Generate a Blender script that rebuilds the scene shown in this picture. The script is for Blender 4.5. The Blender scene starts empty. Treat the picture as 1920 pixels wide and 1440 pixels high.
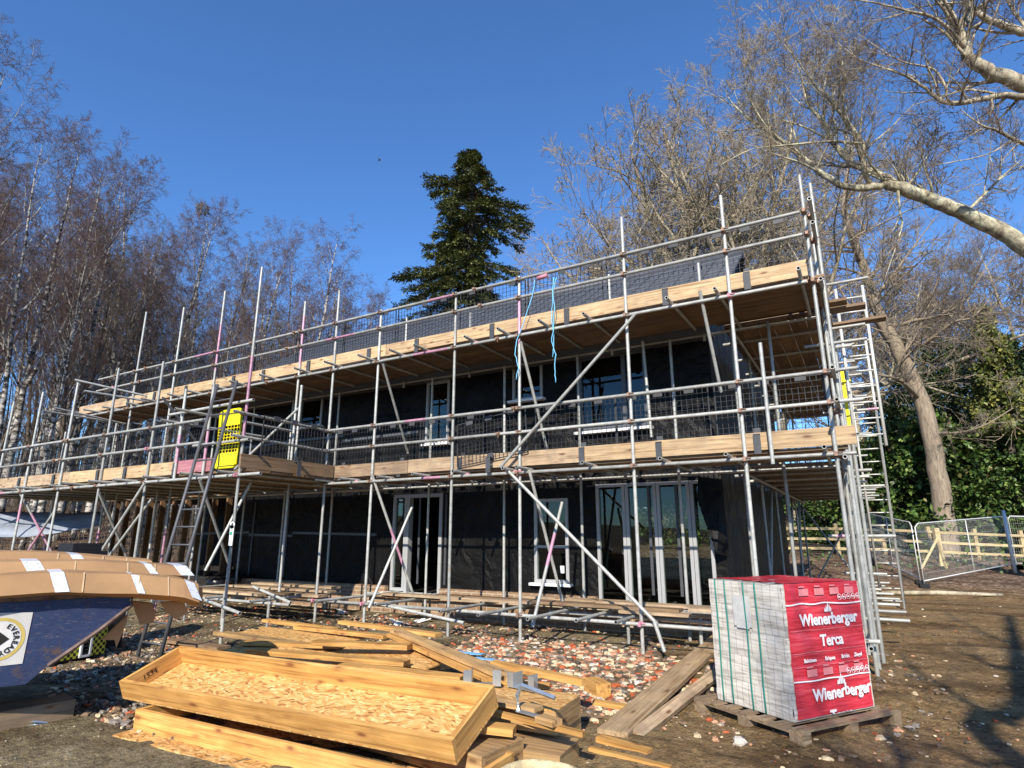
import bpy, math, random
import numpy as np
from mathutils import Vector, Matrix, Euler, noise
random.seed(7)
RAD = math.radians
SC = bpy.context.scene
COL = SC.collection
# ------------------------------------------------------------------ camera, world, sun, exposure
PITCH = math.atan(285/1124.0); YAW = RAD(30.1); FPX = 1124.0; CAMH = 1.6
cam = bpy.data.cameras.new("camera"); cam_o = bpy.data.objects.new("camera", cam); COL.objects.link(cam_o)
cam.sensor_width = 36; cam.lens = FPX/1920*36; cam.clip_end = 2000; cam.clip_start = .05
cam_o.location = (0, 0, CAMH); cam_o.rotation_euler = (math.pi/2+PITCH, 0, YAW)
SC.camera = cam_o
SUN_AZ = Vector((.26, -.966)); SUN_EL = RAD(32)
w = bpy.data.worlds.new("World"); SC.world = w; w.use_nodes = True
nt = w.node_tree; bg = nt.nodes['Background']
sky = nt.nodes.new('ShaderNodeTexSky'); sky.sky_type = 'NISHITA'; sky.sun_disc = False
sky.sun_elevation = SUN_EL; sky.sun_rotation = math.atan2(SUN_AZ.x, SUN_AZ.y)
sky.altitude = 0; sky.air_density = 1.0; sky.dust_density = 0.0; sky.ozone_density = 6.0
tint = nt.nodes.new('ShaderNodeMix'); tint.data_type = 'RGBA'; tint.blend_type = 'MULTIPLY'; tint.inputs[0].default_value = 1; tint.inputs[7].default_value = (.86, 1.14, 1.39, 1)
nt.links.new(sky.outputs[0], tint.inputs[6]); nt.links.new(tint.outputs[2], bg.inputs[0]); bg.inputs[1].default_value = .1055
sl = bpy.data.lights.new("sun", 'SUN'); sl.energy = 4.9; sl.angle = RAD(.5); sl.color = (1, .93, .82)
so = bpy.data.objects.new("sun", sl); COL.objects.link(so)
SUND = Vector((SUN_AZ.x*math.cos(SUN_EL), SUN_AZ.y*math.cos(SUN_EL), math.sin(SUN_EL)))
so.rotation_euler = SUND.to_track_quat('Z', 'Y').to_euler()
SC.view_settings.view_transform = 'Standard'; SC.view_settings.look = 'None'
SC.view_settings.gamma = 1; SC.view_settings.exposure = .6
SC.cycles.max_bounces = 6; SC.cycles.diffuse_bounces = 3; SC.cycles.glossy_bounces = 3
SC.cycles.transparent_max_bounces = 12; SC.cycles.transmission_bounces = 6

# ------------------------------------------------------------------ measuring helpers: photo pixel -> real place
FW = Vector((-math.sin(YAW), math.cos(YAW), 0)); RT = Vector((math.cos(YAW), math.sin(YAW), 0)); UP = Vector((0, 0, 1))
CF = FW*math.cos(PITCH)+UP*math.sin(PITCH); CU = -FW*math.sin(PITCH)+UP*math.cos(PITCH)
C0 = Vector((0, 0, CAMH))
def ray(x, y): return (x-960)*RT-(y-720)*CU+FPX*CF
def atz(x, y, z=0.): r = ray(x, y); return C0+r*((z-CAMH)/r.z)
def aty(x, y, Y): r = ray(x, y); return C0+r*(Y/r.y)
def atw(x, y, d): r = ray(x, y); return C0+r*(d/r.dot(FW))
def onpl(x, y, P0, N): r = ray(x, y); return C0+r*((P0-C0).dot(N)/r.dot(N))

# ------------------------------------------------------------------ mesh helpers
class MB:
    def __init__(s): s.v = []; s.f = []; s.m = []; s.sm = []
    def add(s, vs, fs, m=0, smooth=False):
        b = len(s.v); s.v.extend(vs); s.f.extend([tuple(i+b for i in f) for f in fs])
        s.m.extend([m]*len(fs)); s.sm.extend([smooth]*len(fs))
    def box(s, c, d, R=None, m=0):
        c = Vector(c); hx, hy, hz = d[0]/2, d[1]/2, d[2]/2
        vs = [Vector((x, y, z)) for x in (-hx, hx) for y in (-hy, hy) for z in (-hz, hz)]
        if R is not None: vs = [R@v for v in vs]
        s.add([tuple(v+c) for v in vs], [(0, 1, 3, 2), (4, 6, 7, 5), (0, 4, 5, 1), (2, 3, 7, 6), (0, 2, 6, 4), (1, 5, 7, 3)], m)
    def bx(s, a, b, m=0):
        s.box([(a[i]+b[i])/2 for i in range(3)], [abs(b[i]-a[i]) for i in range(3)], None, m)
    def hexa(s, p, m=0):
        s.add([tuple(q) for q in p], [(0, 3, 2, 1), (4, 5, 6, 7), (0, 1, 5, 4), (1, 2, 6, 5), (2, 3, 7, 6), (3, 0, 4, 7)], m)
    def poly(s, pts, rad, n=6, m=0, cap=True, smooth=True, mats=None):
        pts = [Vector(p) for p in pts]; vs = []; k = len(pts)
        if not hasattr(rad, '__len__'): rad = [rad]*k
        d0 = (pts[-1]-pts[0]).normalized()
        ref = Vector((0, 0, 1)) if abs(d0.z) < .8 else Vector((1, 0, 0))
        for i, p in enumerate(pts):
            t = (pts[min(i+1, k-1)]-pts[max(i-1, 0)])
            if t.length < 1e-9: t = d0
            t.normalize(); a = t.cross(ref)
            if a.length < 1e-6: a = t.orthogonal()
            a.normalize(); b = t.cross(a)
            for j in range(n):
                th = 2*math.pi*j/n
                vs.append(tuple(p+(a*math.cos(th)+b*math.sin(th))*rad[i]))
        base = len(s.v); s.v.extend(vs)
        for i in range(k-1):
            mm = m if mats is None else mats[i]
            for j in range(n):
                s.f.append((base+i*n+j, base+i*n+(j+1) % n, base+(i+1)*n+(j+1) % n, base+(i+1)*n+j)); s.m.append(mm); s.sm.append(smooth)
        if cap:
            s.f.append(tuple(base+j for j in range(n))[::-1]); s.f.append(tuple(base+(k-1)*n+j for j in range(n)))
            s.m += [m, m]; s.sm += [False, False]
    def pipe(s, p0, p1, r=.0242, n=10, mats=None, cuts=None, md=2):
        """scaffold tube with open, hollow-looking ends"""
        p0 = Vector(p0); p1 = Vector(p1); d = p1-p0
        ts = [0]+(cuts or [])+[1]
        s.poly([p0+d*t for t in ts], r, n, 0, False, True, mats)
        u = d.normalized()
        for e, sg in ((p0, 1), (p1, -1)):
            s.poly([e, e+u*sg*.0005], [r, r-.006], n, 0, False, False)
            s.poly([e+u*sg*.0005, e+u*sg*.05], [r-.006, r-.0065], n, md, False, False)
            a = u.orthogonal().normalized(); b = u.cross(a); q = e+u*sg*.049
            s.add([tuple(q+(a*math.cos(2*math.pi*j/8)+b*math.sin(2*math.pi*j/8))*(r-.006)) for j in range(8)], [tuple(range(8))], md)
def mesh_from(mb, name, mats, origin=Vector((0, 0, 0))):
    me = bpy.data.meshes.new(name)
    o = (origin.x, origin.y, origin.z)
    vs = mb.v if origin.length == 0 else [(v[0]-o[0], v[1]-o[1], v[2]-o[2]) for v in mb.v]
    me.from_pydata(vs, [], mb.f)
    if not isinstance(mats, (list, tuple)): mats = [mats]
    for m in mats: me.materials.append(m)
    me.polygons.foreach_set('material_index', mb.m); me.polygons.foreach_set('use_smooth', mb.sm)
    me.update(); return me
def tag(o, label=None, cat=None, group=None, kind=None):
    if label: o['label'] = label
    if cat: o['category'] = cat
    if group: o['group'] = group
    if kind: o['kind'] = kind
    return o
WL = {}
def obj(name, mb, mats, parent=None, origin=None, label=None, cat=None, group=None, kind=None):
    """vertices are given in world space; the object gets an origin of its own near its base"""
    if origin is None:
        a = np.array(mb.v); lo = a.min(0); hi = a.max(0)
        origin = Vector(((lo[0]+hi[0])/2, (lo[1]+hi[1])/2, lo[2]))
    origin = Vector(origin)
    me = mesh_from(mb, name, mats, origin); o = bpy.data.objects.new(name, me); COL.objects.link(o)
    WL[o.name] = origin
    if parent: o.parent = parent; o.location = origin-WL[parent.name]
    else: o.location = origin
    return tag(o, label, cat, group, kind)
def empty(name, loc, label, cat, group=None, rot=None):
    o = bpy.data.objects.new(name, None); COL.objects.link(o); o.location = loc; WL[o.name] = Vector(loc); o.empty_display_size = .2
    if rot: o.rotation_euler = rot
    return tag(o, label, cat, group)
def child(name, mb, mats, parent, loc=(0, 0, 0), rot=(0, 0, 0), label=None):
    """vertices local to the parent (parent may be rotated)"""
    me = mesh_from(mb, name, mats); o = bpy.data.objects.new(name, me); COL.objects.link(o)
    o.parent = parent; o.location = loc; o.rotation_euler = rot; return tag(o, label)
def kids(o): return [c for c in bpy.data.objects if c.parent == o]
def copy_tree(o, parent=None, kidmap=None):
    c = o.copy(); COL.objects.link(c); c.parent = parent
    for ch in list(o.children): copy_tree(ch, c)
    return c
ORD = ['first', 'second', 'third', 'fourth', 'fifth', 'sixth', 'seventh', 'eighth', 'ninth', 'tenth', 'eleventh', 'twelfth', 'thirteenth', 'fourteenth', 'fifteenth', 'sixteenth', 'seventeenth', 'eighteenth', 'nineteenth', 'twentieth']

# ------------------------------------------------------------------ materials
def newmat(name, rough=.7, metal=0., spec=.3):
    m = bpy.data.materials.new(name); m.use_nodes = True; n = m.node_tree; p = n.nodes['Principled BSDF']
    p.inputs['Roughness'].default_value = rough; p.inputs['Metallic'].default_value = metal
    p.inputs['Specular IOR Level'].default_value = spec
    return m, n, p
def N(n, t, **k):
    x = n.nodes.new(t)
    for a, b in k.items(): setattr(x, a, b)
    return x
def coords(n, scale=(1, 1, 1), rnd=True, kind='Object'):
    tc = N(n, 'ShaderNodeTexCoord'); mp = N(n, 'ShaderNodeMapping'); mp.inputs['Scale'].default_value = scale
    n.links.new(tc.outputs[kind], mp.inputs['Vector'])
    if rnd:
        oi = N(n, 'ShaderNodeObjectInfo'); ml = N(n, 'ShaderNodeMath', operation='MULTIPLY'); ml.inputs[1].default_value = 57.
        n.links.new(oi.outputs['Random'], ml.inputs[0]); cb = N(n, 'ShaderNodeCombineXYZ')
        for i in range(3): n.links.new(ml.outputs[0], cb.inputs[i])
        n.links.new(cb.outputs[0], mp.inputs['Location'])
    return mp.outputs[0]
def noi(n, vec, scale, detail=4, rough=.6, dist=0.):
    t = N(n, 'ShaderNodeTexNoise'); t.inputs['Scale'].default_value = scale; t.inputs['Detail'].default_value = detail
    t.inputs['Roughness'].default_value = rough; t.inputs['Distortion'].default_value = dist
    n.links.new(vec, t.inputs['Vector']); return t.outputs['Fac']
def ramp(n, fac, stops, interp='LINEAR'):
    r = N(n, 'ShaderNodeValToRGB'); r.color_ramp.interpolation = interp
    el = r.color_ramp.elements
    while len(el) < len(stops): el.new(.5)
    for e, (p, c) in zip(el, stops): e.position = p; e.color = (*c, 1) if len(c) == 3 else c
    n.links.new(fac, r.inputs[0]); return r.outputs[0]
def mix(n, fac, a, b, mode='MIX'):
    m = N(n, 'ShaderNodeMix', data_type='RGBA', blend_type=mode)
    for s, v in ((0, fac), (6, a), (7, b)):
        if isinstance(v, (int, float)): m.inputs[s].default_value = v
        elif isinstance(v, tuple): m.inputs[s].default_value = (*v, 1) if len(v) == 3 else v
        else: n.links.new(v, m.inputs[s])
    return m.outputs[2]
def bump(n, p, h, strength=.3, dist=.01):
    b = N(n, 'ShaderNodeBump'); b.inputs['Strength'].default_value = strength; b.inputs['Distance'].default_value = dist
    n.links.new(h, b.inputs['Height']); n.links.new(b.outputs[0], p.inputs['Normal']); return b
def setc(n, p, c): n.links.new(c, p.inputs['Base Color'])
def objval(n, lo, hi):
    oi = N(n, 'ShaderNodeObjectInfo'); mr = N(n, 'ShaderNodeMapRange'); mr.inputs['To Min'].default_value = lo; mr.inputs['To Max'].default_value = hi
    n.links.new(oi.outputs['Random'], mr.inputs[0]); return mr.outputs[0]
def simple(name, c, rough=.7, metal=0., var=.15, scale=6, spec=.3, bmp=0.):
    m, n, p = newmat(name, rough, metal, spec); v = coords(n, (1, 1, 1))
    f = noi(n, v, scale, 5)
    setc(n, p, ramp(n, f, [(.3, tuple(x*(1-var) for x in c)), (.7, tuple(min(1, x*(1+var)) for x in c))]))
    if bmp: bump(n, p, noi(n, v, scale*4, 4), bmp, .01)
    return m
def wood(name, light, dark, knot=(.16, .07, .03), grain=1., rough=.65, dirt=.0, knots=True):
    m, n, p = newmat(name, rough)
    v = coords(n, (1.1, 11, 11))
    f = noi(n, v, 2.2*grain, 6, .62, .6)
    c = ramp(n, f, [(.32, dark), (.48, tuple((a+b)/2 for a, b in zip(light, dark))), (.66, light)])
    gr = N(n, 'ShaderNodeTexNoise'); gr.inputs['Scale'].default_value = 1.; gr.inputs['Detail'].default_value = 3; gr.inputs['Distortion'].default_value = 1.2; n.links.new(coords(n, (.9, 34, 34)), gr.inputs['Vector'])
    c = mix(n, 1., c, ramp(n, gr.outputs['Fac'], [(.36, (.62, .55, .48)), (.47, (1., 1., 1.)), (.62, (1.12, 1.1, 1.05))]), 'MULTIPLY')
    sc_ = N(n, 'ShaderNodeTexNoise'); sc_.inputs['Scale'].default_value = 2.3; sc_.inputs['Detail'].default_value = 6; n.links.new(coords(n, (1, 1.6, 1.6)), sc_.inputs['Vector'])
    c = mix(n, 1., c, ramp(n, sc_.outputs['Fac'], [(.34, (.72, .70, .68)), (.55, (1., 1., 1.))]), 'MULTIPLY')
    w2 = coords(n, (.35, 16, 16)); wv = N(n, 'ShaderNodeTexNoise'); wv.inputs['Scale'].default_value = 5; wv.inputs['Detail'].default_value = 3; n.links.new(w2, wv.inputs['Vector'])
    c = mix(n, ramp(n, wv.outputs['Fac'], [(.46, (0, 0, 0)), (.56, (.45, .45, .45))]), c, dark)
    if knots:
        vk = coords(n, (3.1, 9, 9)); vo = N(n, 'ShaderNodeTexVoronoi'); vo.inputs['Scale'].default_value = 1.0; n.links.new(vk, vo.inputs['Vector'])
        k = ramp(n, vo.outputs['Distance'], [(.09, (.95, .95, .95)), (.15, (.4, .4, .4)), (.26, (0, 0, 0))])
        c = mix(n, k, c, knot)
    if dirt:
        vd = coords(n, (1, 1, 1)); d = ramp(n, noi(n, vd, 3.5, 6, .7), [(.45, (0, 0, 0)), (.68, (dirt,)*3)])
        c = mix(n, d, c, (.17, .13, .095))
    hs = N(n, 'ShaderNodeHueSaturation'); n.links.new(c, hs.inputs['Color']); n.links.new(objval(n, .78, 1.12), hs.inputs['Value']); setc(n, p, hs.outputs[0])
    bump(n, p, f, .25, .004); return m
M = {}
# galvanised tube (slot 0), pink marker paint (slot 1), dark tube mouth (slot 2)
def tube_mat(name, base, rust=.35):
    m, n, p = newmat(name, .45, .15, .5); v = coords(n)
    f = noi(n, v, 9, 6, .7); c = ramp(n, f, [(.3, tuple(x*.62 for x in base)), (.55, base), (.8, tuple(min(1, x*1.2) for x in base))])
    r = ramp(n, noi(n, v, 2.2, 6, .75), [(.56, (0, 0, 0)), (.72, (rust,)*3)])
    c = mix(n, r, c, (.20, .11, .06)); c = mix(n, ramp(n, noi(n, coords(n, (1, 1, 1)), 26, 5, .8), [(.60, (0, 0, 0)), (.68, (.5, .5, .5))]), c, (.55, .53, .48))
    hs = N(n, 'ShaderNodeHueSaturation'); n.links.new(c, hs.inputs['Color']); n.links.new(objval(n, .7, 1.15), hs.inputs['Value']); setc(n, p, hs.outputs[0])
    bump(n, p, noi(n, v, 45, 3), .15, .002); return m
M['tube'] = tube_mat('galvanised_tube', (.42, .42, .385))
M['pink'] = tube_mat('pink_painted_tube', (.56, .29, .38), .3)
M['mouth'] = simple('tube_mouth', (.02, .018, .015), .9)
TUBE = [M['tube'], M['pink'], M['mouth']]
M['coupler'] = simple('rusty_coupler', (.27, .17, .12), .6, .4, .4, 30)
M['coupler_pink'] = simple('pink_coupler', (.55, .22, .28), .6, .1, .3, 30)
M['board'] = wood('scaffold_board', (.60, .45, .29), (.42, .29, .175), dirt=.5)
M['board_b'] = wood('yellowed_scaffold_board', (.60, .44, .26), (.42, .28, .15), dirt=.3)
M['board_c'] = wood('grey_brown_scaffold_board', (.40, .29, .18), (.24, .16, .10), dirt=.6)
M['board_old'] = wood('weathered_scaffold_board', (.30, .20, .115), (.16, .10, .055), dirt=.5)
M['pine'] = wood('fresh_pine', (.68, .385, .125), (.50, .26, .072), (.22, .08, .03))
M['pine2'] = wood('handled_pine', (.58, .38, .17), (.40, .24, .10), (.18, .08, .03), dirt=.22)
M['pinkwood'] = wood('pink_stained_board', (.52, .25, .27), (.36, .13, .16))
M['fencewood'] = wood('fence_timber', (.62, .50, .27), (.42, .32, .16), knots=False)
M['palletwood'] = wood('pallet_timber', (.36, .27, .17), (.19, .13, .08), dirt=.6)
def osb():
    m, n, p = newmat('osb', .7)
    v = coords(n, (1, 1, 1)); d = N(n, 'ShaderNodeTexNoise'); d.inputs['Scale'].default_value = 3.5; d.inputs['Detail'].default_value = 2; n.links.new(v, d.inputs['Vector'])
    vv = mix(n, .16, v, d.outputs['Color'])
    cols = []
    for sc, rot in (((20, 70, 40), .6), ((24, 75, 40), -.5)):
        mp = N(n, 'ShaderNodeMapping'); mp.inputs['Scale'].default_value = sc; mp.inputs['Rotation'].default_value = (0, 0, rot); n.links.new(vv, mp.inputs['Vector'])
        vo = N(n, 'ShaderNodeTexVoronoi'); vo.inputs['Scale'].default_value = 1.; n.links.new(mp.outputs[0], vo.inputs['Vector'])
        sp = N(n, 'ShaderNodeSeparateColor'); n.links.new(vo.outputs['Color'], sp.inputs[0])
        cols.append((sp.outputs[0], vo.outputs['Distance'], sp.outputs[1]))
    a = ramp(n, cols[0][0], [(0., (.24, .10, .028)), (.25, (.47, .24, .07)), (.7, (.62, .36, .12)), (1, (.74, .50, .23))])
    b = ramp(n, cols[1][0], [(0., (.30, .13, .035)), (.4, (.52, .28, .085)), (1, (.68, .42, .16))])
    c = mix(n, ramp(n, cols[1][2], [(.45, (0, 0, 0)), (.5, (1, 1, 1))]), a, b)
    setc(n, p, c); bump(n, p, cols[0][1], .35, .004); return m
M['osb'] = osb()
M['osb_dull'] = wood('osb_weathered', (.50, .33, .16), (.30, .18, .08), dirt=.4)
def membrane():
    m, n, p = newmat('breather_membrane', .5, 0., .14); v = coords(n, (1, 1, 1), False)
    d = noi(n, v, 1.6, 5, .55, 1.4); f = noi(n, v, .9, 4, .6, 2.0)
    setc(n, p, ramp(n, d, [(.3, (.003, .003, .003)), (.7, (.009, .0085, .008))]))
    vor = N(n, 'ShaderNodeTexVoronoi', feature='DISTANCE_TO_EDGE'); vor.inputs['Scale'].default_value = 1.6; n.links.new(mix(n, .25, v, f), vor.inputs['Vector'])
    mm = N(n, 'ShaderNodeMath', operation='ADD'); n.links.new(vor.outputs['Distance'], mm.inputs[0]); n.links.new(d, mm.inputs[1])
    bump(n, p, mm.outputs[0], 1., .09); return m
M['membrane'] = membrane()
M['dark_in'] = simple('dark_interior', (.018, .014, .011), .9)
M['stud'] = wood('timber_stud', (.30, .18, .09), (.18, .10, .05), knots=False)
M['wframe'] = simple('white_window_frame', (.33, .33, .325), .35, 0, .04)
M['gframe'] = simple('grey_window_frame', (.085, .09, .10), .35, 0, .05)
def glass():
    m = bpy.data.materials.new('window_glass'); m.use_nodes = True; n = m.node_tree; n.nodes.clear()
    o = N(n, 'ShaderNodeOutputMaterial'); mx = N(n, 'ShaderNodeMixShader'); t = N(n, 'ShaderNodeBsdfTransparent'); t.inputs[0].default_value = (.62, .68, .64, 1)
    g = N(n, 'ShaderNodeBsdfGlossy'); g.inputs['Roughness'].default_value = .01; g.inputs['Color'].default_value = (.9, .95, .95, 1)
    lw = N(n, 'ShaderNodeFresnel'); lw.inputs['IOR'].default_value = 1.45
    n.links.new(lw.outputs[0], mx.inputs[0]); n.links.new(t.outputs[0], mx.inputs[1]); n.links.new(g.outputs[0], mx.inputs[2]); n.links.new(mx.outputs[0], o.inputs[0]); return m
M['glass'] = glass()
def brickmat():
    m, n, p = newmat('buff_brick', .85); tc = N(n, 'ShaderNodeTexCoord'); mp = N(n, 'ShaderNodeMapping'); mp.inputs['Rotation'].default_value = (math.pi/2, 0, 0)
    n.links.new(tc.outputs['Object'], mp.inputs['Vector']); b = N(n, 'ShaderNodeTexBrick'); n.links.new(mp.outputs[0], b.inputs['Vector'])
    b.inputs['Scale'].default_value = 1; b.inputs['Brick Width'].default_value = .225; b.inputs['Row Height'].default_value = .075; b.inputs['Mortar Size'].default_value = .006
    b.inputs['Color1'].default_value = (.34, .21, .12, 1); b.inputs['Color2'].default_value = (.24, .145, .085, 1); b.inputs['Mortar'].default_value = (.48, .42, .30, 1)
    f = noi(n, tc.outputs['Object'], 14, 5); setc(n, p, mix(n, .5, b.outputs[0], ramp(n, f, [(.3, (.5, .5, .5)), (.7, (1, 1, 1))]), 'MULTIPLY'))
    bump(n, p, b.outputs['Fac'], -.4, .01); return m
M['brick'] = brickmat()
M['tile'] = simple('roof_tile', (.065, .07, .082), .5, 0, .25, 3)
M['guard'] = simple('black_guard_wire', (.035, .036, .038), .5, .1, .2)
M['clip'] = simple('grey_plastic_clip', (.06, .062, .066), .5, 0, .2)
M['yellow'] = simple('yellow_powder_coat', (.88, .72, .01), .4, 0, .05)
M['ladder'] = simple('ladder_alloy', (.10, .10, .105), .5, .2, .15)
M['ladder2'] = simple('pale_ladder_alloy', (.62, .61, .56), .45, .3, .1)
M['blue_rope'] = simple('blue_rope', (.18, .52, .78), .7)
M['white'] = simple('white_plastic', (.78, .78, .76), .45, 0, .04)
M['green'] = simple('green_strap', (.02, .19, .15), .45)
M['black'] = simple('black_plastic', (.018, .018, .02), .35, 0, .2)
M['binbag'] = simple('black_polythene', (.012, .012, .014), .22, 0, .2, 12, .6, .5)
def skipmat():
    m, n, p = newmat('blue_skip_paint', .5, .1, .4); v = coords(n, (1, 1, 1), False)
    c = ramp(n, noi(n, v, 2, 6, .7), [(.3, (.014, .022, .060)), (.7, (.030, .046, .115))])
    sc = ramp(n, noi(n, coords(n, (2, 2, 14), False), 5, 6, .75, 1.5), [(.57, (0, 0, 0)), (.63, (.5, .5, .5))]); c = mix(n, sc, c, (.20, .18, .18))
    r = ramp(n, noi(n, v, 2.7, 7, .75), [(.57, (0, 0, 0)), (.66, (.9, .9, .9))]); c = mix(n, r, c, (.10, .06, .04)); setc(n, p, c); bump(n, p, noi(n, v, 6, 3), .3, .01); return m
M['skip'] = skipmat(); M['skiprust'] = simple('rusty_skip_rim', (.13, .09, .075), .7, .3, .5, 10)
M['card'] = simple('brown_cardboard', (.36, .21, .10), .8, 0, .22, 1.2, .2, .05)
M['cardpale'] = simple('pale_card_edge', (.50, .34, .19), .8)
M['cardtape'] = None
def tape():
    m, n, p = newmat('printed_white_tape', .35); v = coords(n, (1, 1, 1), False)
    f = noi(n, coords(n, (30, 30, 30), False), 1.6, 2); setc(n, p, ramp(n, f, [(.52, (.66, .67, .70)), (.66, (.38, .43, .56))])); return m
M['cardtape'] = tape()
def ground_mat():
    m, n, p = newmat('site_mud', .88, 0, .2); v = coords(n, (1, 1, 1), False)
    a = noi(n, v, .55, 8, .65, .4); b = noi(n, v, 5, 8, .7); c3 = noi(n, v, 38, 4, .7)
    c = ramp(n, b, [(.3, (.18, .11, .044)), (.5, (.32, .205, .09)), (.7, (.47, .315, .155))])
    c = mix(n, ramp(n, a, [(.5, (0, 0, 0)), (.62, (.65, .65, .65))]), c, (.42, .29, .145))
    # greenish, trodden clay in the near left
    sx = N(n, 'ShaderNodeSeparateXYZ'); n.links.new(v, sx.inputs[0])
    l = N(n, 'ShaderNodeMapRange'); l.inputs['From Min'].default_value = -1.5; l.inputs['From Max'].default_value = -3.5; n.links.new(sx.outputs[0], l.inputs[0])
    c = mix(n, l.outputs[0], c, ramp(n, b, [(.3, (.19, .145, .075)), (.6, (.37, .30, .18)), (.75, (.55, .47, .33))]))
    g = ramp(n, c3, [(.25, (.45, .45, .45)), (.6, (1, 1, 1)), (.8, (1.5, 1.45, 1.4))]); c = mix(n, 1., c, g, 'MULTIPLY')
    # leaf litter beyond the plot
    yr = N(n, 'ShaderNodeMapRange'); yr.inputs['From Min'].default_value = 19.5; yr.inputs['From Max'].default_value = 21.5; n.links.new(sx.outputs[1], yr.inputs[0])
    xr = N(n, 'ShaderNodeMapRange'); xr.inputs['From Min'].default_value = -20.5; xr.inputs['From Max'].default_value = -22.; n.links.new(sx.outputs[0], xr.inputs[0])
    mxx = N(n, 'ShaderNodeMath', operation='MAXIMUM'); n.links.new(yr.outputs[0], mxx.inputs[0]); n.links.new(xr.outputs[0], mxx.inputs[1])
    vo = N(n, 'ShaderNodeTexVoronoi'); vo.inputs['Scale'].default_value = 14; n.links.new(v, vo.inputs['Vector']); sp = N(n, 'ShaderNodeSeparateColor'); n.links.new(vo.outputs['Color'], sp.inputs[0])
    lf = ramp(n, sp.outputs[0], [(0, (.09, .05, .03)), (.4, (.20, .125, .075)), (.8, (.33, .22, .14)), (1, (.5, .38, .27))])
    lf = mix(n, ramp(n, noi(n, v, .35, 5), [(.5, (0, 0, 0)), (.65, (.7, .7, .7))]), lf, (.10, .075, .05))
    c = mix(n, mxx.outputs[0], c, lf); setc(n, p, c)
    md_ = noi(n, v, 15, 6, .75, .5); wet = ramp(n, noi(n, coords(n, (.5, 1.4, 1), False), .8, 7, .7, .8), [(.42, (.55, .50, .46)), (.52, (1, 1, 1)), (.7, (1.12, 1.1, 1.08))])
    c = mix(n, 1., c, wet, 'MULTIPLY'); c = mix(n, 1., c, ramp(n, md_, [(.35, (.55, .52, .5)), (.5, (1, 1, 1)), (.66, (1.35, 1.33, 1.3))]), 'MULTIPLY'); setc(n, p, c)
    hh = N(n, 'ShaderNodeMath', operation='ADD'); n.links.new(b, hh.inputs[0]); n.links.new(c3, hh.inputs[1]); h2 = N(n, 'ShaderNodeMath', operation='ADD'); n.links.new(hh.outputs[0], h2.inputs[0]); n.links.new(md_, h2.inputs[1]); bump(n, p, h2.outputs[0], 1., .05); return m
M['ground'] = ground_mat()
STONES = [simple(a, b, .9, 0, .4, 25) for a, b in (('brick_red_rubble', (.38, .09, .035)), ('pink_rubble', (.42, .22, .13)), ('cream_rubble', (.55, .43, .27)), ('pale_rubble', (.52, .46, .38)), ('grey_rubble', (.22, .19, .165)), ('brown_rubble', (.17, .115, .07)), ('dark_rubble', (.08, .06, .045)))]
def bark(name, a, b, sc, lo=.42, hi=.58):
    m, n, p = newmat(name, .85, 0, .15); v = coords(n, (1, 1, 1)); f = noi(n, coords(n, sc), 1.6, 6, .7, .6)
    c = ramp(n, f, [(lo, b), (hi, a)]); setc(n, p, c); bump(n, p, f, .5, .03); return m
M['birchbark'] = bark('birch_bark', (.46, .43, .38), (.05, .042, .036), (1.5, 1.5, 4), .45, .56)
M['darkbark'] = bark('dark_bark', (.15, .12, .09), (.045, .036, .03), (4, 4, 1.5))
M['oakbark'] = bark('pale_oak_bark', (.48, .42, .30), (.12, .095, .065), (3, 3, 1.2), .35, .6)
M['brownbark'] = bark('brown_furrowed_bark', (.33, .265, .19), (.16, .125, .09), (9, 9, 1.4), .35, .65)
M['limebark'] = bark('lichen_bark', (.50, .47, .33), (.15, .12, .085), (2.5, 2.5, 2.5), .38, .6)
M['birchtwig'] = simple('birch_twig', (.125, .082, .070), .8, 0, .3, 2)
M['oaktwig'] = simple('oak_twig', (.27, .22, .15), .8, 0, .3, 2)
M['greytwig'] = simple('grey_brown_twig', (.22, .18, .14), .8, 0, .3, 2)
M['darktwig'] = simple('brown_twig', (.15, .115, .085), .8, 0, .3, 2)
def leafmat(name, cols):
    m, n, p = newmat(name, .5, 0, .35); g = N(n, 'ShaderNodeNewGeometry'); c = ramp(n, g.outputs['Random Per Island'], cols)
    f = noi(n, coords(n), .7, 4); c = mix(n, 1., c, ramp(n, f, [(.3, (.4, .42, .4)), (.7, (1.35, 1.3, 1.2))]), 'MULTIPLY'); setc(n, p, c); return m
M['fir'] = leafmat('fir_needles', [(0, (.04, .055, .022)), (.45, (.11, .135, .045)), (.8, (.19, .205, .07)), (1, (.27, .26, .10))])
M['laurel'] = leafmat('laurel_leaves', [(0, (.015, .03, .01)), (.4, (.045, .09, .02)), (.75, (.09, .155, .03)), (.93, (.17, .24, .06)), (1, (.16, .11, .05))])
M['holly'] = leafmat('holly_leaves', [(0, (.018, .035, .013)), (.6, (.04, .07, .022)), (1, (.10, .13, .04))])
M['goldleaf'] = leafmat('golden_conifer', [(0, (.05, .075, .018)), (.5, (.12, .15, .035)), (1, (.30, .28, .07))])

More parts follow.
